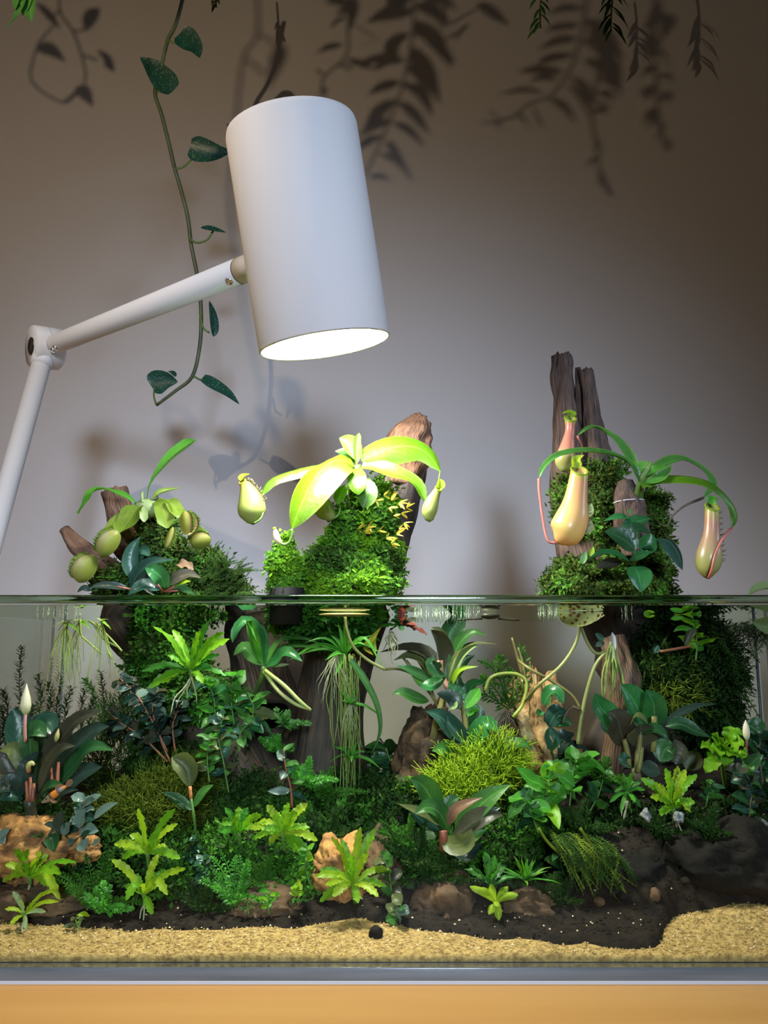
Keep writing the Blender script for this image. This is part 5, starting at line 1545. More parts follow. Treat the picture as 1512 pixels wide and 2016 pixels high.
# ------------------------------------------------------------------ centre: grassy plant with root curtain
t = thing('grassy_plant', 'thin-leafed grassy plant with a long root curtain, centre', 'plant', P(680, 1285, .525))
for (x, y, b) in [(600, 1265, .2), (585, 1290, .1), (750, 1285, .2), (755, 1318, .5), (640, 1300, .1), (665, 1225, .05), (678, 1210, 0), (735, 1250, .1), (650, 1250, .1), (700, 1262, .1), (720, 1270, .25), (660, 1330, 0), (570, 1300, .2), (690, 1235, 0)]:
    a = P(680, 1285, .525); bb = P(x, y, .525 + R.uniform(-.014, .008))
    leaf(t, [a, a.lerp(bb, .5) + Vector((0, 0, (bb - a).length * b)), bb], M(11, .525), GREEN, 'grass', None, .2, n=11)
leaf(t, px_path([(690, 1300), (718, 1340), (742, 1390), (748, 1440), (730, 1488)], .52), M(15, .52), MID, 'grass', (.3, -.9, .2), .2, n=18)
m = MB()
for i in range(48):
    x = 680 + R.gauss(0, 15); yy = R.uniform(1400, 1670); x2 = x + R.gauss(6, 9)
    p0 = P(x, 1292 + R.uniform(-6, 10), .525 + R.uniform(-.006, .008)); p1 = P(x2, yy, .525 + R.uniform(-.01, .012))
    m.tube([p0, p0.lerp(p1, .33) + rv(.0018), p0.lerp(p1, .66) + rv(.0025), p1], R.uniform(.00014, .00028), 3, 10)
ro = m.build('root_curtain', ROOT, t); ro['kind'] = 'stuff'
m = MB(); roots(m, P(660, 1290, .522), 22, M(95, .52), .7, .0003); roots(m, P(690, 1385, .522), 14, M(60, .52), .4, .0003)
ro = m.build('root_tuft', ROOTW, t); ro['kind'] = 'stuff'
for (px, py, n, ln, w, lb) in [(690, 1385, 6, 52, 10, 'small grassy whorl halfway down the root curtain'), (692, 1490, 9, 56, 12, 'grassy whorl low on the root curtain'), (668, 1600, 9, 60, 14, 'grassy rosette at the foot of the root curtain')]:
    rosette('grassy_plant', lb, 'plant', px, py, .52, n, ln, w, GREEN, 'grass', (5, 70), .02, 0, droop=.5, group='grassy whorls on the root curtain', mats=[GREEN, MID])

# ------------------------------------------------------------------ centre right: dark upright leaves
Y = .54
t = thing('bucephalandra', 'tall dark narrow-leafed plant standing right of the root curtain', 'plant', P(880, 1460, Y))
leaves_px(t, Y, [
    ([(872, 1340), (868, 1300), (860, 1262, -.004), (848, 1240, -.006)], 40, BRONZE, dict(shape='oval', nrm=(.6, -.8, .1), cup=.5)),
    ([(870, 1340, .004), (874, 1280, .006), (866, 1245, .006), (850, 1235, .006)], 26, OLIVE, dict(shape='lance', nrm=(.5, -.8, .2))),
    ([(870, 1300, .010), (885, 1250, .012), (900, 1222, .012), (896, 1190, .012)], 42, DEEP, dict(shape='oval')),
    ([(880, 1340), (900, 1275, -.002), (930, 1245, -.006), (958, 1252, -.008)], 24, MID, dict(shape='lance')),
    ([(880, 1345), (900, 1290, -.004), (930, 1268, -.008), (978, 1268, -.012)], 20, OLIVE, dict(shape='lance', nrm=(0, -.4, .9))),
    ([(882, 1350), (905, 1300, -.006), (930, 1275, -.010), (942, 1272, -.010)], 22, PALE, dict(shape='lance', nrm=(.2, -.5, .8))),
    ([(884, 1355), (910, 1305), (935, 1290)], 22, DEEP, dict(shape='lance')),
    ([(884, 1355), (905, 1320, -.008), (942, 1312, -.012)], 14, YLIME, dict(shape='lance')),
    ([(850, 1330), (845, 1290), (800, 1275), (748, 1284)], 30, BRONZE, dict(shape='lance', nrm=(-.1, -.7, .7))),
    ([(852, 1335), (835, 1300), (805, 1290), (775, 1300)], 24, OLIVE, dict(shape='lance')),
    ([(855, 1340), (830, 1330, -.006), (805, 1318, -.010), (780, 1310, -.010)], 22, DEEP, dict(shape='lance')),
    ([(856, 1345), (830, 1345, -.002), (810, 1330, -.004)], 26, MID, dict(shape='lance')),
    ([(880, 1330, -.012), (862, 1325, -.016), (850, 1305, -.016), (855, 1295, -.016)], 30, DEEP, dict(shape='oval')),
    ([(845, 1380), (820, 1375, -.004), (790, 1362, -.006), (772, 1368, -.006)], 24, MID, dict(shape='lance')),
    ([(830, 1345, -.008), (850, 1350, -.012), (878, 1332, -.012)], 34, EMERALD, dict(shape='oval', nrm=(0, -.7, .7))),
])
stem(t, px_path([(885, 1360), (870, 1330), (866, 1300)], Y - .004), M(6, Y), plain_mat('stem_pink', (.55, .25, .2), (.3, .2, .1), .5, scale=90), 'stalk', 7, 6)
stem(t, px_path([(880, 1360), (865, 1400), (855, 1440), (850, 1480, .01)], Y), [M(6, Y), M(7, Y), M(8, Y)], STEMO, 'rhizome', 7, 8)
for a in ([(790, 1290), (820, 1330), (850, 1370)], [(800, 1300), (830, 1340), (856, 1380)], [(755, 1318), (790, 1318), (830, 1335)], [(810, 1280), (840, 1330), (860, 1390)]):
    stem(t, px_path(a, Y + .004), M(2.6, Y), STEMO, 'petiole', 6, 8)
Y = .53
t = thing('bucephalandra', 'blue-green broad-leafed plant above the lime moss cushion', 'plant', P(905, 1470, Y))
leaves_px(t, Y, [
    ([(930, 1470), (895, 1440, -.004), (865, 1410, -.008), (838, 1400, -.010)], 42, TEAL, dict(shape='lance', nrm=(.2, -.9, .35))),
    ([(935, 1475), (905, 1450, -.006), (885, 1425, -.008), (880, 1408, -.008)], 36, TEAL, dict(shape='lance')),
    ([(925, 1460, .004), (935, 1430, .004), (938, 1400, .004), (925, 1390, .004)], 34, DEEP, dict(shape='oval')),
    ([(925, 1470, -.004), (940, 1445, -.008), (960, 1425, -.010), (980, 1442, -.012)], 40, EMERALD, dict(shape='oval', nrm=(0, -.75, .65))),
    ([(935, 1478), (960, 1462), (985, 1455)], 38, DEEP, dict(shape='oval')),
    ([(910, 1400, .004), (905, 1370, .004), (882, 1345, .004)], 28, EMERALD, dict(shape='oval', nrm=(.2, -.9, .3))),
    ([(905, 1395), (890, 1375), (860, 1365, .002)], 34, DARK, dict(shape='oval')),
    ([(912, 1385, .006), (900, 1350, .008), (905, 1330, .008)], 30, DEEP, dict(shape='oval')),
    ([(915, 1390, .006), (930, 1350, .006), (957, 1345, .006)], 28, EMERALD, dict(shape='oval')),
    ([(915, 1395), (935, 1370), (945, 1355)], 26, GREEN, dict(shape='oval')),
    ([(920, 1410), (930, 1395), (945, 1400)], 20, GREEN, dict(shape='oval')),
    ([(890, 1490, -.006), (875, 1475, -.010), (850, 1478, -.012)], 34, MID, dict(shape='lance')),
    ([(975, 1490, -.004), (1000, 1468, -.008), (1030, 1465, -.010), (1050, 1478, -.010)], 30, MID, dict(shape='lance', nrm=(0, -.6, .8))),
    ([(960, 1490, -.004), (950, 1470, -.008), (930, 1475, -.010)], 24, MID, dict(shape='lance')),
    ([(885, 1395, -.004), (895, 1392, -.008), (900, 1380, -.008)], 12, PALE, dict(shape='oval')),
    ([(990, 1500), (1010, 1505), (1020, 1520)], 26, DEEP, dict(shape='oval')),
])
stem(t, px_path([(912, 1380), (915, 1410), (920, 1450), (925, 1500), (930, 1540, .004)], Y + .003), M(6, Y), STEMO, 'rhizome', 7, 10)
# feathery thin fern and dark root tuft on the crag
t = thing('thin_fern', 'thin feathery fern on the cream rock pillar', 'plant', P(1010, 1390, .548))
for i, a in enumerate(([(1005, 1395), (985, 1340), (965, 1310), (940, 1300)], [(1005, 1395), (990, 1330), (985, 1300), (985, 1290)], [(1008, 1395), (1010, 1340), (1000, 1315)], [(1000, 1395), (960, 1370), (930, 1365)], [(1000, 1390), (965, 1345), (945, 1330)], [(1012, 1390), (1030, 1350), (1032, 1300), (1022, 1265)])):
    m = MB(); feather(m, px_path(a, .548), M(22, .55), 14, M(5, .55)); o = m.build('frond', FERNM if i < 5 else GREEN, t)
m = MB(); roots(m, P(1000, 1400, .542), 60, M(55, .54), .9, .0003); o = m.build('root_tuft', ROOTD, t); o['kind'] = 'stuff'
for a in ([(1030, 1330), (1018, 1290), (1008, 1255)], [(1035, 1345), (1028, 1300), (1020, 1275)]):
    stem(t, px_path(a, .545), [M(4, .55), M(3, .55), M(2, .55)], STEMO, 'shoot', 6, 8)
stem(t, px_path([(955, 1360), (965, 1335), (990, 1326), (1020, 1328), (1037, 1345), (1030, 1385), (1010, 1412)], .535), M(3.4, .54), plain_mat('stem_lime', (.38, .45, .08), (.25, .3, .05), .4, trans=.2), 'arched_stem', 7, 24)
# curly blue-green leaves right of the pillar
t = thing('bucephalandra', 'curly blue-green leafed plant right of the rock pillar', 'plant', P(1095, 1500, .53))
leaves_px(t, .53, [
    ([(1070, 1390), (1080, 1370, -.004), (1095, 1362, -.008), (1110, 1385, -.010)], 34, EMERALD, dict(shape='oval', nrm=(0, -.7, .7), wave=.08)),
    ([(1065, 1400, .004), (1060, 1375, .004), (1050, 1350, .004)], 26, OLIVE, dict(shape='oval')),
    ([(1080, 1430), (1095, 1405, -.004), (1115, 1400, -.006)], 34, TEAL, dict(shape='oval', wave=.1)),
    ([(1090, 1420), (1105, 1418, -.004), (1125, 1428, -.006)], 28, EMERALD, dict(shape='oval')),
    ([(1090, 1480), (1085, 1450), (1082, 1430)], 30, TEAL, dict(shape='oval')),
    ([(1092, 1490), (1110, 1455), (1130, 1445)], 34, DARK, dict(shape='oval', wave=.1)),
    ([(1098, 1500), (1125, 1468), (1160, 1478)], 26, DARK, dict(shape='lance')),
    ([(1090, 1490), (1100, 1470), (1095, 1450)], 32, DEEP, dict(shape='oval')),
    ([(1100, 1505), (1085, 1515), (1078, 1530)], 34, TEAL, dict(shape='oval')),
    ([(1058, 1395, -.006), (1062, 1405, -.006), (1072, 1402, -.006)], 14, EMERALD, dict(shape='oval')),
])
for a in ([(1092, 1500), (1080, 1460), (1072, 1400)], [(1095, 1510), (1092, 1470), (1085, 1430)], [(1095, 1510), (1098, 1540, .01)]):
    stem(t, px_path(a, .535), M(4, .53), STEMR, 'petiole', 6, 8)

# ------------------------------------------------------------------ right: broad leaves before the trunk
Y = .515
t = thing('bucephalandra', 'broad emerald-leafed plant standing before the right trunk', 'plant', P(1250, 1500, Y))
leaves_px(t, Y, [
    ([(1228, 1460), (1205, 1420), (1180, 1390), (1172, 1364)], 50, EMERALD, dict(shape='oval', nrm=(.25, -.9, .3))),
    ([(1268, 1430), (1258, 1400), (1240, 1368), (1222, 1348)], 56, EMERALD, dict(shape='oval', nrm=(.2, -.9, .35))),
    ([(1288, 1430, -.004), (1288, 1405, -.006), (1285, 1380, -.008), (1272, 1358, -.008)], 48, EMERALD, dict(shape='oval', nrm=(-.1, -.9, .4))),
    ([(1230, 1470, -.008), (1222, 1440, -.012), (1215, 1415, -.014), (1198, 1402, -.014)], 54, BRONZE, dict(shape='oval', nrm=(0, -.95, .25))),
    ([(1260, 1470, -.010), (1262, 1440, -.014), (1262, 1425, -.016)], 60, BRONZE, dict(shape='oval')),
    ([(1310, 1430), (1340, 1426, -.004), (1370, 1440, -.006), (1400, 1452, -.006)], 30, DEEP, dict(shape='lance', nrm=(0, -.8, .55))),
    ([(1300, 1430, .004), (1340, 1405, .004), (1375, 1390, .004), (1412, 1386, .004)], 20, DARK, dict(shape='lance', nrm=(-.1, -.6, .8))),
    ([(1255, 1445, -.012), (1285, 1435, -.016), (1305, 1445, -.018), (1318, 1462, -.018)], 26, DEEP, dict(shape='lance')),
    ([(1240, 1430, -.012), (1255, 1410, -.016), (1275, 1425, -.018)], 26, OLIVE, dict(shape='oval', nrm=(0, -.3, .9))),
    ([(1300, 1500), (1310, 1475), (1330, 1470)], 44, DEEP, dict(shape='oval')),
    ([(1330, 1505), (1335, 1480), (1328, 1455)], 36, BRONZE, dict(shape='oval')),
    ([(1350, 1515), (1365, 1495), (1375, 1480)], 38, OLIVE, dict(shape='oval')),
    ([(1245, 1510, -.012), (1230, 1500, -.016), (1228, 1480, -.016)], 32, TEAL, dict(shape='oval')),
    ([(1290, 1440, .012), (1250, 1400, .014), (1235, 1380, .014)], 50, DEEP, dict(shape='oval')),
    ([(1300, 1520), (1275, 1515), (1258, 1510)], 36, DARK, dict(shape='oval')),
    ([(1230, 1450, .010), (1200, 1430, .010), (1190, 1410, .01)], 40, DEEP, dict(shape='oval')),
])
for a in ([(1228, 1455), (1235, 1480), (1238, 1510)], [(1262, 1430), (1258, 1470), (1252, 1510)], [(1288, 1410), (1288, 1440), (1285, 1480)], [(1262, 1470), (1260, 1495), (1255, 1520)]):
    stem(t, px_path(a, Y - .012), M(5.5, Y), STEMO, 'petiole', 7, 6)
stem(t, [P(1250, 1515, Y - .008), GP(1255, Y)], M(7, Y), STEMB, 'rhizome', 7, 4)
t = bush('dark_leaf_plant', 'dark teal-leafed plant at the right edge behind a cream bud', 'plant', [(1510, 1580), (1500, 1530), (1495, 1480), (1500, 1440)], .51, 16, 70, 42, [TEAL, DARK, DEEP], 'oval', 3, STEMB)
stem(t, px_path([(1470, 1500), (1469, 1478), (1470, 1455)], .49), M(3, .49), STEMR, 'flower_stalk', 6, 5)
m = MB(); lathe(m, P(1470, 1458, .49), Vector((.02, 0, 1)), [(M(h, .49), M(r, .49)) for h, r in ((0, 2), (7, 6), (16, 7), (28, 5), (38, .4))], 14); m.build('flower_bud', BUDW, t)
bush('dark_leaf_plant', 'olive and dark leafed plant low at the right edge', 'plant', [(1470, 1650), (1475, 1600), (1480, 1550), (1465, 1520)], .475, 20, 48, 24, [DARK, DEEP, BRONZE, MID, TEAL], 'oval', 2, STEMB)
t = bush('dark_leaf_plant', 'grey-green leaf pair in front of the ruffled bright plant', 'plant', [(1480, 1530), (1470, 1512), (1462, 1500)], .478, 6, 48, 24, [TEAL, BRONZE, DEEP], 'oval', 2, STEMG)

# ------------------------------------------------------------------ front centre
Y = .475
t = thing('bucephalandra', 'large olive-green leafed plant in front of the lime moss cushion', 'plant', P(880, 1665, Y))
leaves_px(t, Y, [
    ([(868, 1625), (850, 1575, -.004), (830, 1545, -.008), (808, 1532, -.010)], 46, MID, dict(shape='oval', nrm=(.2, -.9, .35))),
    ([(885, 1640, -.004), (865, 1600, -.010), (840, 1590, -.014), (818, 1602, -.016)], 40, MID, dict(shape='lance', nrm=(0, -.75, .65))),
    ([(880, 1635), (850, 1610), (815, 1595, -.002), (782, 1582, -.002)], 26, OLIVE, dict(shape='lance')),
    ([(882, 1625, -.006), (895, 1598, -.008), (920, 1582, -.010), (950, 1570, -.010)], 24, leaf_mat('leaf_copper', (.24, .13, .08), (.12, .06, .04), .4, .25, .3), dict(shape='lance')),
    ([(895, 1640), (930, 1600, -.004), (970, 1565, -.006), (1005, 1545, -.006)], 44, MID, dict(shape='lance', nrm=(-.2, -.85, .5))),
    ([(890, 1650), (930, 1620, -.008), (965, 1605, -.010), (990, 1605, -.010)], 42, BRONZE, dict(shape='lance')),
    ([(868, 1655, -.012), (895, 1665, -.018), (920, 1655, -.020), (928, 1632, -.020)], 38, OLIVE, dict(shape='oval', nrm=(0, -.9, .4))),
    ([(905, 1660, -.008), (930, 1648, -.012), (960, 1632, -.012)], 22, MID, dict(shape='lance')),
    ([(870, 1630, .004), (885, 1585, .004), (905, 1568, .004)], 30, DEEP, dict(shape='oval')),
    ([(865, 1635, .002), (835, 1620), (805, 1590)], 30, TEAL, dict(shape='oval')),
    ([(858, 1650), (840, 1640), (825, 1620)], 18, PALE, dict(shape='lance')),
    ([(900, 1645, .004), (940, 1610, .004), (985, 1590, .004)], 40, DARK, dict(shape='lance')),
    ([(890, 1665, -.004), (920, 1680, -.008), (950, 1660, -.01)], 40, DARK, dict(shape='lance')),
])
stem(t, px_path([(872, 1635), (873, 1655), (872, 1700, .008)], Y - .012), [M(8, Y), M(8, Y), M(6, Y)], STEMR, 'stalk', 8, 8)
for i, (sp, n, ln, w, mats, yy, lb) in enumerate([
    ([(1085, 1610), (1075, 1580), (1080, 1540), (1100, 1520)], 14, 66, 34, [GREEN, MID, LIME], .485, 'bright broad-leafed plant right of the lime moss cushion'),
    ([(1120, 1600), (1125, 1550), (1130, 1510), (1140, 1490)], 14, 58, 32, [MID, GREEN, GREEN], .50, 'broad-leafed green plant left of the right trunk foot'),
    ([(1060, 1640), (1045, 1600), (1030, 1570)], 12, 56, 28, [MID, DEEP, GREEN], .475, 'mid-green plant between the olive plant and the root mat'),
    ([(1160, 1600), (1180, 1560), (1190, 1520)], 16, 40, 18, [MID, DEEP, FERNM], .50, 'small-leafed plant at the right trunk foot'),
    ([(775, 1790), (770, 1750), (765, 1715), (755, 1690)], 14, 44, 24, [OLIVE, MID, BRONZE], .458, 'dull olive leafed plant right of the spiky rosette in front'),
    ([(790, 1830), (785, 1805), (790, 1780)], 7, 40, 26, [OLIVE, MID, SILVER], .447, 'three-leafed dull plant on the sand beside the brown rock'),
    ([(780, 1560), (775, 1520), (765, 1490), (760, 1470)], 16, 52, 24, [DEEP, FERND, MID], .58, 'dark leafy stem behind the root curtain foot'),
    ([(735, 1560), (730, 1520), (728, 1495)], 12, 48, 20, [DEEP, FERND], .585, 'dark leafy stem beside the root curtain foot'),
    ([(800, 1600), (795, 1560), (800, 1530)], 16, 30, 14, [LIME, GREEN, OLIVE], .525, 'yellow-green sprig at the foot of the brown slab'),
    ([(610, 1740), (600, 1700), (605, 1670)], 16, 24, 12, [GREEN, LIME, MID], .455, 'tiny clover-leafed sprig between the front rosettes'),
    ([(590, 1775), (586, 1755), (584, 1740)], 8, 20, 14, [LIME, YLIME], .448, 'tiny two-leafed sprout low in the front centre'),
    ([(530, 1800), (528, 1780), (532, 1755)], 7, 34, 10, [GREEN, LIME], .446, 'wavy pale sprout near the dark red stone'),
    ([(160, 1840), (150, 1815), (152, 1800)], 6, 30, 10, [PALE, OLIVE, YLIME], .440, 'tiny pale plantlet lying on the left sand'),
    ([(490, 1800), (487, 1785), (490, 1768)], 5, 26, 9, [OLIVE, MID], .444, 'thin olive sprout in the dark front soil'),
    ([(1130, 1760), (1110, 1720), (1100, 1680)], 18, 40, 16, [FERND, DEEP], .465, 'shaded dark plant left of the root mat'),
    ([(410, 1760), (405, 1720), (400, 1690)], 30, 24, 14, [DEEP, TEAL, FERND, SILVER], .462, 'dense dark small-leafed bush between the left rosettes'),
    ([(380, 1720), (375, 1680), (385, 1650)], 26, 26, 14, [DEEP, TEAL, FERND], .475, 'small dark teal-leafed bush behind the left rosettes'),
    ([(745, 1560), (770, 1600), (790, 1640)], 18, 30, 14, [MID, FERND, DEEP], .51, 'dark creeping plant in front of the brown slab'),
    ([(1390, 1590), (1395, 1560), (1400, 1540)], 14, 34, 14, [FERND, DEEP, MID], .48, 'small dark tuft under the ruffled bright plant'),
]):
    bush('leafy_plant', lb, 'plant', sp, yy, n, ln, w, mats, 'oval', 1.8, STEMG, group='small leafy plants in the foreground')

# ground-covering moss
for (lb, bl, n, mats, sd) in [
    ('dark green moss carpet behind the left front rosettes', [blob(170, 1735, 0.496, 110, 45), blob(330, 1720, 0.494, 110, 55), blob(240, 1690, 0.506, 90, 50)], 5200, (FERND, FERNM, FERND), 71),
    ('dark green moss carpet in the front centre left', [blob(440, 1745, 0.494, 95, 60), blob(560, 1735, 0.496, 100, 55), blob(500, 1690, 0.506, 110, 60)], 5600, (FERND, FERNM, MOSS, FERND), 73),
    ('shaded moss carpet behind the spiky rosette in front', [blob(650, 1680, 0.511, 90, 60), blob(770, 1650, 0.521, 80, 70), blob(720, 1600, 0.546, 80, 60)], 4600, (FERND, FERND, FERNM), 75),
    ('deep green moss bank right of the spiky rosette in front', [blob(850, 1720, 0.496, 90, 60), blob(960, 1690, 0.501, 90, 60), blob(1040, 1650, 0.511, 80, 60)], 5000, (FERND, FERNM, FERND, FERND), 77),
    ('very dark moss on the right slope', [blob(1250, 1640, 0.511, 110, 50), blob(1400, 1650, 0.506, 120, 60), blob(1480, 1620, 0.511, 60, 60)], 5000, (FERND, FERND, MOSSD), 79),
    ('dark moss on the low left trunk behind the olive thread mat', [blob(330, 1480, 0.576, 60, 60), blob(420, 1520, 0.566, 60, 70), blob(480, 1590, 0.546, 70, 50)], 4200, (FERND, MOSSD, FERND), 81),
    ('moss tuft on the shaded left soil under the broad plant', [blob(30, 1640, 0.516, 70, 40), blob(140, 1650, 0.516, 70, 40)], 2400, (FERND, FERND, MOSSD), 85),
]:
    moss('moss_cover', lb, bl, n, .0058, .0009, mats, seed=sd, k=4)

# ferny dark green bushes
GFN = 'fine green ferns'


def ferny(label, px, py, Y, n, ln, mat, el=(20, 85), leaflet=14, group=GFN):
    t = thing('water_fern', label, 'fern', P(px, py, Y), group)
    c = P(px, py, Y)
    for i in range(n):
        az = i * 2.4; e = math.radians(lerp(el[0], el[1], ((i * .618) % 1.0)))
        l = M(ln, Y) * R.uniform(.7, 1.1)
        d = Vector((math.cos(az) * math.cos(e), math.sin(az) * math.cos(e) * .5, math.sin(e)))
        pts = [c + d * (l * k / 3) + Vector((0, 0, -l * .25 * (k / 3) ** 2)) + rv(l * .03) for k in range(4)]
        for p in pts: p.y = max(.421, p.y)
        m = MB(); feather(m, pts, M(leaflet, Y), 15, M(4.5, Y)); m.build('frond', mat, t)
    return t


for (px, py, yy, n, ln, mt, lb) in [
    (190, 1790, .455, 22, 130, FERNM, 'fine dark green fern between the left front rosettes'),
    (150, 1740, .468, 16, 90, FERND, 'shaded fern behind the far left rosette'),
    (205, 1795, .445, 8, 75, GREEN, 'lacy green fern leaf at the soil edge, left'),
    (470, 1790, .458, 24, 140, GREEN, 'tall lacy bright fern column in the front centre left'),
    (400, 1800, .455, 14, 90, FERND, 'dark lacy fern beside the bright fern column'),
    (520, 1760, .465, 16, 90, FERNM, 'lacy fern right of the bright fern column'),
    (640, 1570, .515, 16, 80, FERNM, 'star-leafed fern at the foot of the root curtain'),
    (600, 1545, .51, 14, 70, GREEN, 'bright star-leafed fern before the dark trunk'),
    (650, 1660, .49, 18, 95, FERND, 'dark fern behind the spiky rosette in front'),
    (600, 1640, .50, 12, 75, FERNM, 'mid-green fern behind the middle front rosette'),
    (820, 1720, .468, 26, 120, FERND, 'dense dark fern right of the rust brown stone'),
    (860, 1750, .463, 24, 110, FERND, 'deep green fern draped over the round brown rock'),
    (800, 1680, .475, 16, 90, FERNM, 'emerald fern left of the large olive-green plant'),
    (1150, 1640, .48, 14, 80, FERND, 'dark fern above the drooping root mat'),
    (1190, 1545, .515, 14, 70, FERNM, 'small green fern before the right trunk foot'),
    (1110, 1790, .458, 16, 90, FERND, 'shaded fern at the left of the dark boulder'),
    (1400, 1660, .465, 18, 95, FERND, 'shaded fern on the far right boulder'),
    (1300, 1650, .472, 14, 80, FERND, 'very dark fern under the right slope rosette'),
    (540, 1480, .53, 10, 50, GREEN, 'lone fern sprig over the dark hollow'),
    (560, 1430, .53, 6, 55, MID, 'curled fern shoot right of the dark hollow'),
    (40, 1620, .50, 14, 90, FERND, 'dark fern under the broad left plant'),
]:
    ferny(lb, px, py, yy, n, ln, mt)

# hanging feathery plants on the right trunk
t = thing('feathery_plant', 'dark feathery plant drooping from the right trunk', 'plant', P(1330, 1230, .57))
for i in range(60):
    x = R.uniform(1300, 1400); y = R.uniform(1200, 1330); a = R.uniform(-.9, -.1); l = R.uniform(70, 130)
    m = MB(); feather(m, [P(x, y, .575), P(x + l * .45, y + l * .35, .57 + R.uniform(-.02, .02)), P(x + l * .85, y + l * R.uniform(.7, 1.1), .565 + R.uniform(-.03, .03))], M(15, .57), 18, M(3.4, .57))
    m.build('frond', FERND if i % 3 else MOSSD, t)
for k in range(3):
    x = (1460, 1500, 1530)[k]
    t = thing('feathery_plant', ['pale feathery floating plant at the right edge', 'olive feathery plume beside the right pane', 'wispy feathery plume at the far right surface'][k], 'plant', P(x, 1225, .56))
    for i in range(12):
        a = R.uniform(.2, 2.9); l = R.uniform(60, 130)
        m = MB(); feather(m, [P(x, 1225, .56), P(x - math.cos(a) * l * .5, 1228 + math.sin(a) * l * .35, .56), P(x - math.cos(a) * l, 1232 + math.sin(a) * l * .8, .56 + R.uniform(-.02, .02))], M(22, .56), 16, M(1.6, .56))
        m.build('frond', NEEDLE if k < 2 else OLIVE, t)
moss('moss_curtain', 'dark moss hanging on the right trunk below the waterline', [blob(1330, 1260, .585, 75, 50), blob(1380, 1330, .59, 70, 75), blob(1300, 1330, .57, 55, 55), blob(1370, 1420, .59, 60, 40)], 5200, .008, .0007, (FERND, MOSSD, FERND), seed=61, k=5, down=.6)
t = bush('leafy_plant', 'light green leafy sprig at the surface on the right trunk', 'plant', [(1370, 1300), (1372, 1265), (1366, 1235), (1362, 1200)], .535, 18, 48, 18, [GREEN, LIME, LIME], 'lance', 2, STEMG)
stem(t, px_path([(1300, 1283), (1330, 1278), (1360, 1272)], .535), M(3, .53), STEMR, 'runner', 6, 8)
leaves_px(t, .53, [([(1348, 1270), (1358, 1250), (1370, 1238)], 16, BRONZE), ([(1288, 1285), (1292, 1278), (1296, 1270)], 14, TEAL), ([(1345, 1215, .0), (1330, 1218), (1320, 1219)], 12, GREEN), ([(1270, 1202), (1275, 1214), (1290, 1212)], 16, LIME)])
# moss roots draped over the dark boulder
t = thing('root_mat', 'drooping yellow-green root mat over the dark boulder', 'root mat', P(1130, 1640, .462))
for i in range(90):
    x = R.uniform(1075, 1185); y = 1640 + (x - 1075) * .12 + R.uniform(-8, 10); e = R.uniform(.4, 1.0)
    a = P(x, y, .470); b = P(x + 45 * e + R.uniform(-20, 20), y + 55 * e, .452); c = P(x + 75 * e + R.uniform(-25, 25), y + 110 * e + R.uniform(-10, 20), .450)
    m = MB(); m.tube([a, b, c], [M(1.2, .46), M(1.3, .46), M(.6, .46)], 4, 12)
    feather(m, [a, b, c], M(8, .46), 16, M(1.6, .46)); m.build('root_strand', RICD if i % 4 == 0 else MOSSD, t)
for k, (x, y) in enumerate(((1142, 1700), (1060, 1690))):
    stem(t, px_path([(x, 1630), (x + 20, 1660), (x + 60, y + 10), (x + 90, y + 60)], .455), M(3, .455), RICD, 'root_strand', 5, 14)

# ------------------------------------------------------------------ needle-leafed stems in the left back
GN = 'thin needle-leafed stems at the back left'


def needle_stem(label, pts, Y, mat, lf=27, n=44, group=GN):
    t = thing('needle_stem_plant', label, 'plant', P(pts[0][0], pts[0][1], Y), group)
    sp = cr(px_path(pts, Y), n)
    m = MB(); m.tube(sp, M(1.3, Y), 4); m.build('stem', STEMB if mat is NEEDLE else STEMG, t)
    m = MB()
    for i in range(2, n):
        for k in range(5):
            a = k * 1.257 + i; tan = (sp[i] - sp[i - 1]).normalized(); o = Matrix.Rotation(a, 3, tan) @ tan.orthogonal().normalized()
            l = M(lf, Y) * R.uniform(.6, 1.0) * (1 - .4 * i / n)
            d = (o + tan * .5 + rv(.2)).normalized()
            s = d.cross(tan).normalized() * M(1.9, Y); b = len(m.v); p = sp[i]
            m.v.extend([p - s * .5, p + d * l * .5 + s, p + d * l, p + d * l * .5 - s]); m.face((b, b + 1, b + 2, b + 3), [(0, .4)] * 4)
    o = m.build('foliage', mat, t); o['kind'] = 'stuff'


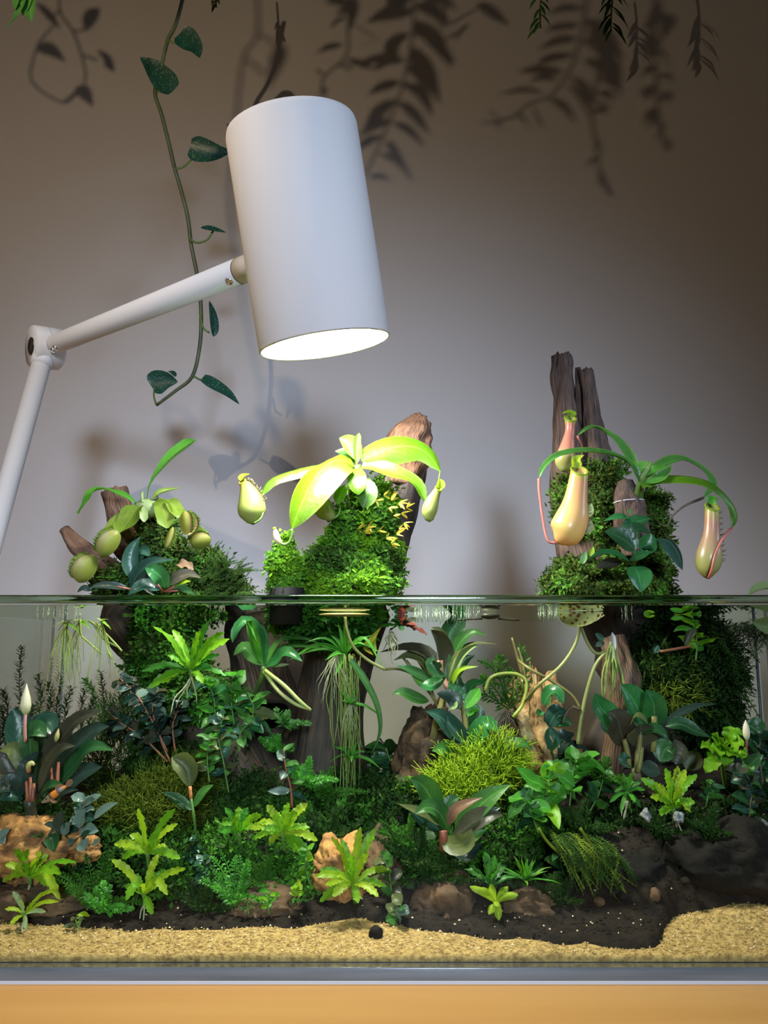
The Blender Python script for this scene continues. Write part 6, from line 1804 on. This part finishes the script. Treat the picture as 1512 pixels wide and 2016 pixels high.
for i, (pts, mt, lb) in enumerate([
    ([(40, 1560), (45, 1450), (38, 1350), (42, 1275)], NEEDLE, 'tall thin needle stem beside the left pane'),
    ([(20, 1560), (10, 1480), (15, 1400), (5, 1360)], NEEDLE, 'needle stem at the left picture edge'),
    ([(85, 1560), (90, 1450), (100, 1380), (95, 1345)], NEEDLE, 'needle stem behind the cream bud'),
    ([(130, 1560), (135, 1470), (128, 1400), (140, 1355)], NEEDLE, 'needle stem right of the left corner seam'),
    ([(160, 1560), (165, 1480), (158, 1420), (165, 1360)], NEEDLE, 'needle stem left of the bright sprig'),
    ([(225, 1540), (205, 1440), (185, 1370), (168, 1340)], GREEN, 'bright green needle sprig leaning left'),
    ([(200, 1560), (200, 1480), (205, 1400), (198, 1325)], NEEDLE, 'brownish needle stem near the dark plum bush'),
    ([(60, 1560), (68, 1470), (60, 1420), (66, 1390)], NEEDLE, 'short needle stem behind the broad left plant'),
    ([(15, 1500), (30, 1460), (20, 1420), (35, 1400)], NEEDLE, 'short tangled needle stem low at the left edge'),
    ([(225, 1620), (220, 1560), (210, 1510), (218, 1470)], GREEN, 'green needle stem rising from the olive thread mat'),
    ([(110, 1560), (118, 1470), (112, 1400), (120, 1330)], NEEDLE, 'slim needle stem in front of the left corner seam'),
    ([(180, 1560), (182, 1470), (176, 1410), (186, 1375)], NEEDLE, 'needle stem behind the bright needle sprig'),
    ([(70, 1560), (72, 1450), (80, 1380), (75, 1330)], NEEDLE, 'needle stem just right of the cream bud'),
    ([(0, 1560), (-5, 1480), (8, 1430), (0, 1390)], NEEDLE, 'needle stem cut by the left picture edge'),
    ([(200, 1620), (205, 1570), (195, 1530), (190, 1500)], GREEN, 'short green needle stem by the olive thread mat'),
]):
    needle_stem(lb, pts, .60 + .007 * (i % 6), mt)

# ------------------------------------------------------------------ floating leaves, stalks and roots at the surface
PODM = grad_mat('speckled_leaf', [(0, (.22, .28, .10)), (.5, (.34, .40, .18)), (1, (.40, .45, .24))], .35, .3, speck=(330.0, .40, (.12, .05, .02)))
Yp = .49
zs = WATER - 0.0004
t = thing('water_lily_leaf', 'speckled pale green lily leaf floating at the surface, right', 'lily leaf', P(1145, 1230, Yp))
m = MB(); rows = []
x0, x1 = P(1098, 1213, Yp).x, P(1190, 1213, Yp).x
for i in range(21):
    u = i / 20; h = M(29, Yp) * math.sin(math.pi * min(1, u ** .72 * .93 + .02)) ** .8
    w_ = M(22, Yp) * math.sin(math.pi * min(1, u * .9 + .05)) ** .7
    notch = 0.0
    rows.append([Vector((lerp(x0, x1, u) + (M(10, Yp) * (1 - math.sin(math.pi * j / 10)) * -1 if u > .97 else 0), Yp + w_ * math.cos(math.pi * j / 10), zs - h * math.sin(math.pi * j / 10))) for j in range(11)])
m.grid(rows); m.build('blade', PODM, t)
ST = plain_mat('lily_stalk', (.36, .38, .12), (.20, .20, .07), .4, trans=.2)
for a in ([(1143, 1232), (1155, 1262), (1168, 1282), (1180, 1287), (1192, 1280)], [(1142, 1236), (1132, 1270), (1105, 1310), (1060, 1350), (1035, 1380, .03)]):
    stem(t, px_path(a, Yp + .006), M(3.2, Yp), ST, 'stalk', 7, 20)
t = thing('lily_stalk', 'long olive lily stalk rising before the wall, right of centre', 'stalk', P(1138, 1465, .53))
stem(t, px_path([(1138, 1465), (1142, 1430), (1150, 1385), (1163, 1335), (1175, 1305), (1192, 1285)], .525), [M(4.2, .52), M(4, .52), M(3, .52)], ST, 'stalk', 7, 24)
stem(t, px_path([(1143, 1398), (1125, 1392), (1112, 1410), (1108, 1425)], .524), M(3, .52), STEMB, 'stalk', 6, 12)
t = thing('lily_stalk', 'thin brown lily stalk arching from centre to right', 'stalk', P(1143, 1395, .53))
stem(t, px_path([(1143, 1395), (1125, 1368), (1085, 1340), (1045, 1318), (1020, 1300, .01)], .528), M(3, .52), STEMO, 'stalk', 6, 20)
t = thing('water_lily_leaf', 'thin brown leaf floating edge-on above the root curtain', 'lily leaf', P(680, 1210, .50))
m = MB(); m.ellipsoid(Vector((P(680, 1213, .50).x, .50, zs - .0012)), (M(52, .5), M(20, .5), .0013), 24, 8, .15, 60, 4); m.build('blade', STEMO, t)
stem(t, px_path([(679, 1212), (684, 1245), (697, 1275), (725, 1300), (758, 1318)], .51), M(3, .51), ST, 'stalk', 7, 20)
t = thing('water_lily_leaf', 'small dark lens-shaped leaf floating right of centre', 'lily leaf', P(965, 1218, .50))
m = MB(); m.ellipsoid(Vector((P(965, 1215, .5).x, .5, zs - .0018)), (M(19, .5), M(14, .5), .0022), 18, 8); m.build('blade', BRONZE, t)
for a in ([(980, 1217), (1000, 1218), (1022, 1216)], [(950, 1217), (925, 1217), (900, 1219)]):
    stem(t, [P(x, 1216, .5) - Vector((0, 0, .0006 + .0004 * k)) for k, (x, _) in enumerate(a)], M(2, .5), BRONZE, 'stalk', 5, 8)
t = thing('water_lily_leaf', 'pale lily bud poking above the rim at the right edge', 'lily leaf', P(1510, 1200, .53))
leaf(t, px_path([(1545, 1172), (1520, 1160), (1495, 1160), (1474, 1172)], .53), M(30, .53), PALE, 'oval', (0, -.5, .85), .3)
leaf(t, px_path([(1545, 1225), (1510, 1235), (1480, 1225)], .53), M(40, .53), PALE, 'oval', (0, -.9, .3), .3)
stem(t, px_path([(1520, 1165), (1525, 1200), (1530, 1260)], .535), M(5, .53), STEMG)
# tufts with hanging roots
GT = 'floating tufts with hanging roots'
for (px, py, yy, n, ln, nr_, lb) in [(130, 1226, .50, 9, 26, 16, 'pale green floating tuft with long roots near the left pane'), (155, 1222, .52, 6, 24, 10, 'small floating tuft with dangling yellow roots, left'), (200, 1222, .50, 5, 24, 8, 'brownish floating scrap trailing yellow roots')]:
    t = rosette('floating_tuft', lb, 'floating plant', px, py, yy, n, ln, 8, LIME, 'grass', (-30, 40), .05, 0, group=GT, mats=[LIME, PALE, OLIVE])
    m = MB(); roots(m, P(px, py + 4, yy), nr_, M(130, yy), .35, .0003, curl=.15); o = m.build('root_tuft', ROOT, t); o['kind'] = 'stuff'
for a, mt in (([(158, 1218), (160, 1250), (175, 1265), (200, 1288)], ROOT), ([(175, 1222), (200, 1240), (225, 1265), (240, 1282)], ROOT), ([(190, 1225), (208, 1255), (212, 1280), (222, 1298)], ROOT), ([(182, 1225), (205, 1258), (235, 1275)], ROOT)):
    stem(t, px_path(a, .51), M(2.2, .51), mt, 'root', 5, 14)
m = MB()
for sp_, n in (((110, 1340), 10), ((125, 1330), 10), ((148, 1310), 10)):
    feather(m, px_path([(sp_[0] + 8, 1245), (sp_[0], 1300), (sp_[0] - 16, 1375)], .505), M(14, .5), 22, M(1.2, .5))
o = m.build('root_plume', ROOTW, bpy.data.objects['floating_tuft']); o['kind'] = 'stuff'
t = rosette('floating_tuft', 'reddish floating plant with curled leaves, centre', 'floating plant', 790, 1232, .535, 16, 44, 14, STEMR, 'strapw', (-10, 70), .1, 0, mats=[leaf_mat('leaf_red', (.28, .07, .06), (.14, .04, .03), .4, .3, .2), OLIVE, DEEP, BRONZE, GREEN], group=GT)
m = MB(); roots(m, P(770, 1245, .535), 24, M(50, .53), .6, .0004, curl=.5); o = m.build('root_tuft', ROOTW, t); o['kind'] = 'stuff'
leaves_px(t, .53, [([(735, 1290, .0), (720, 1275), (735, 1255), (750, 1235)], 12, YELLOW), ([(740, 1285), (735, 1262), (745, 1240)], 10, YLIME)])
m = MB()
for (a, b, n) in ((815, 900, 44), (905, 945, 12), (1060, 1110, 36), (70, 160, 22), (1225, 1245, 5)):
    for _ in range(n):
        x = R.uniform(a, b); l = R.uniform(.002, .007); yy = R.uniform(.47, .53)
        p = P(x, 1216, yy); p.z = zs
        m.tube([p, p + Vector((R.uniform(-.0005, .0005), 0, -l * .5)), p + Vector((R.uniform(-.001, .001), 0, -l))], .00015, 3)
tag(m.build('surface_rootlets', plain_mat('rootlet_mint', (.5, .62, .42), rough=.5, trans=.3), None), 'fine pale rootlets dangling just below the water surface', 'roots', kind='stuff')
# pale root bundle and label-free white scrap on the right trunk
t = thing('root_bundle', 'pale yellow root bundle hanging on the right trunk', 'roots', P(1205, 1270, .53))
m = MB(); roots(m, P(1205, 1265, .53), 16, M(110, .53), .25, .0007, curl=.2); o = m.build('root_tuft', ROOT, t); o['kind'] = 'stuff'
leaf(t, px_path([(1206, 1295), (1208, 1268), (1205, 1245)], .528), M(10, .53), plain_mat('white_scrap', (.36, .39, .44), rough=.5), 'strapw', name='root_sheath')
leaf(t, px_path([(1188, 1262), (1180, 1255), (1172, 1246)], .528), M(16, .53), TEAL, 'oval'); leaf(t, px_path([(1190, 1264), (1182, 1268), (1172, 1272)], .528), M(14, .53), DARK, 'oval')
# white fluffy scraps on the slope
for (x, y, lb) in ((1335, 1610, 'white fluffy scrap under the right slope rosette'), (1272, 1605, 'smaller white scrap beside the grassy tuft')):
    m = MB(); m.ellipsoid(P(x, y, .462), (M(8, .46), .004, M(10, .46)), 18, 14, .9, 420, x); tag(m.build('wool_scrap', plain_mat('wool_white', (.26, .28, .30), rough=.9, trans=.3), None), lb, 'scrap')
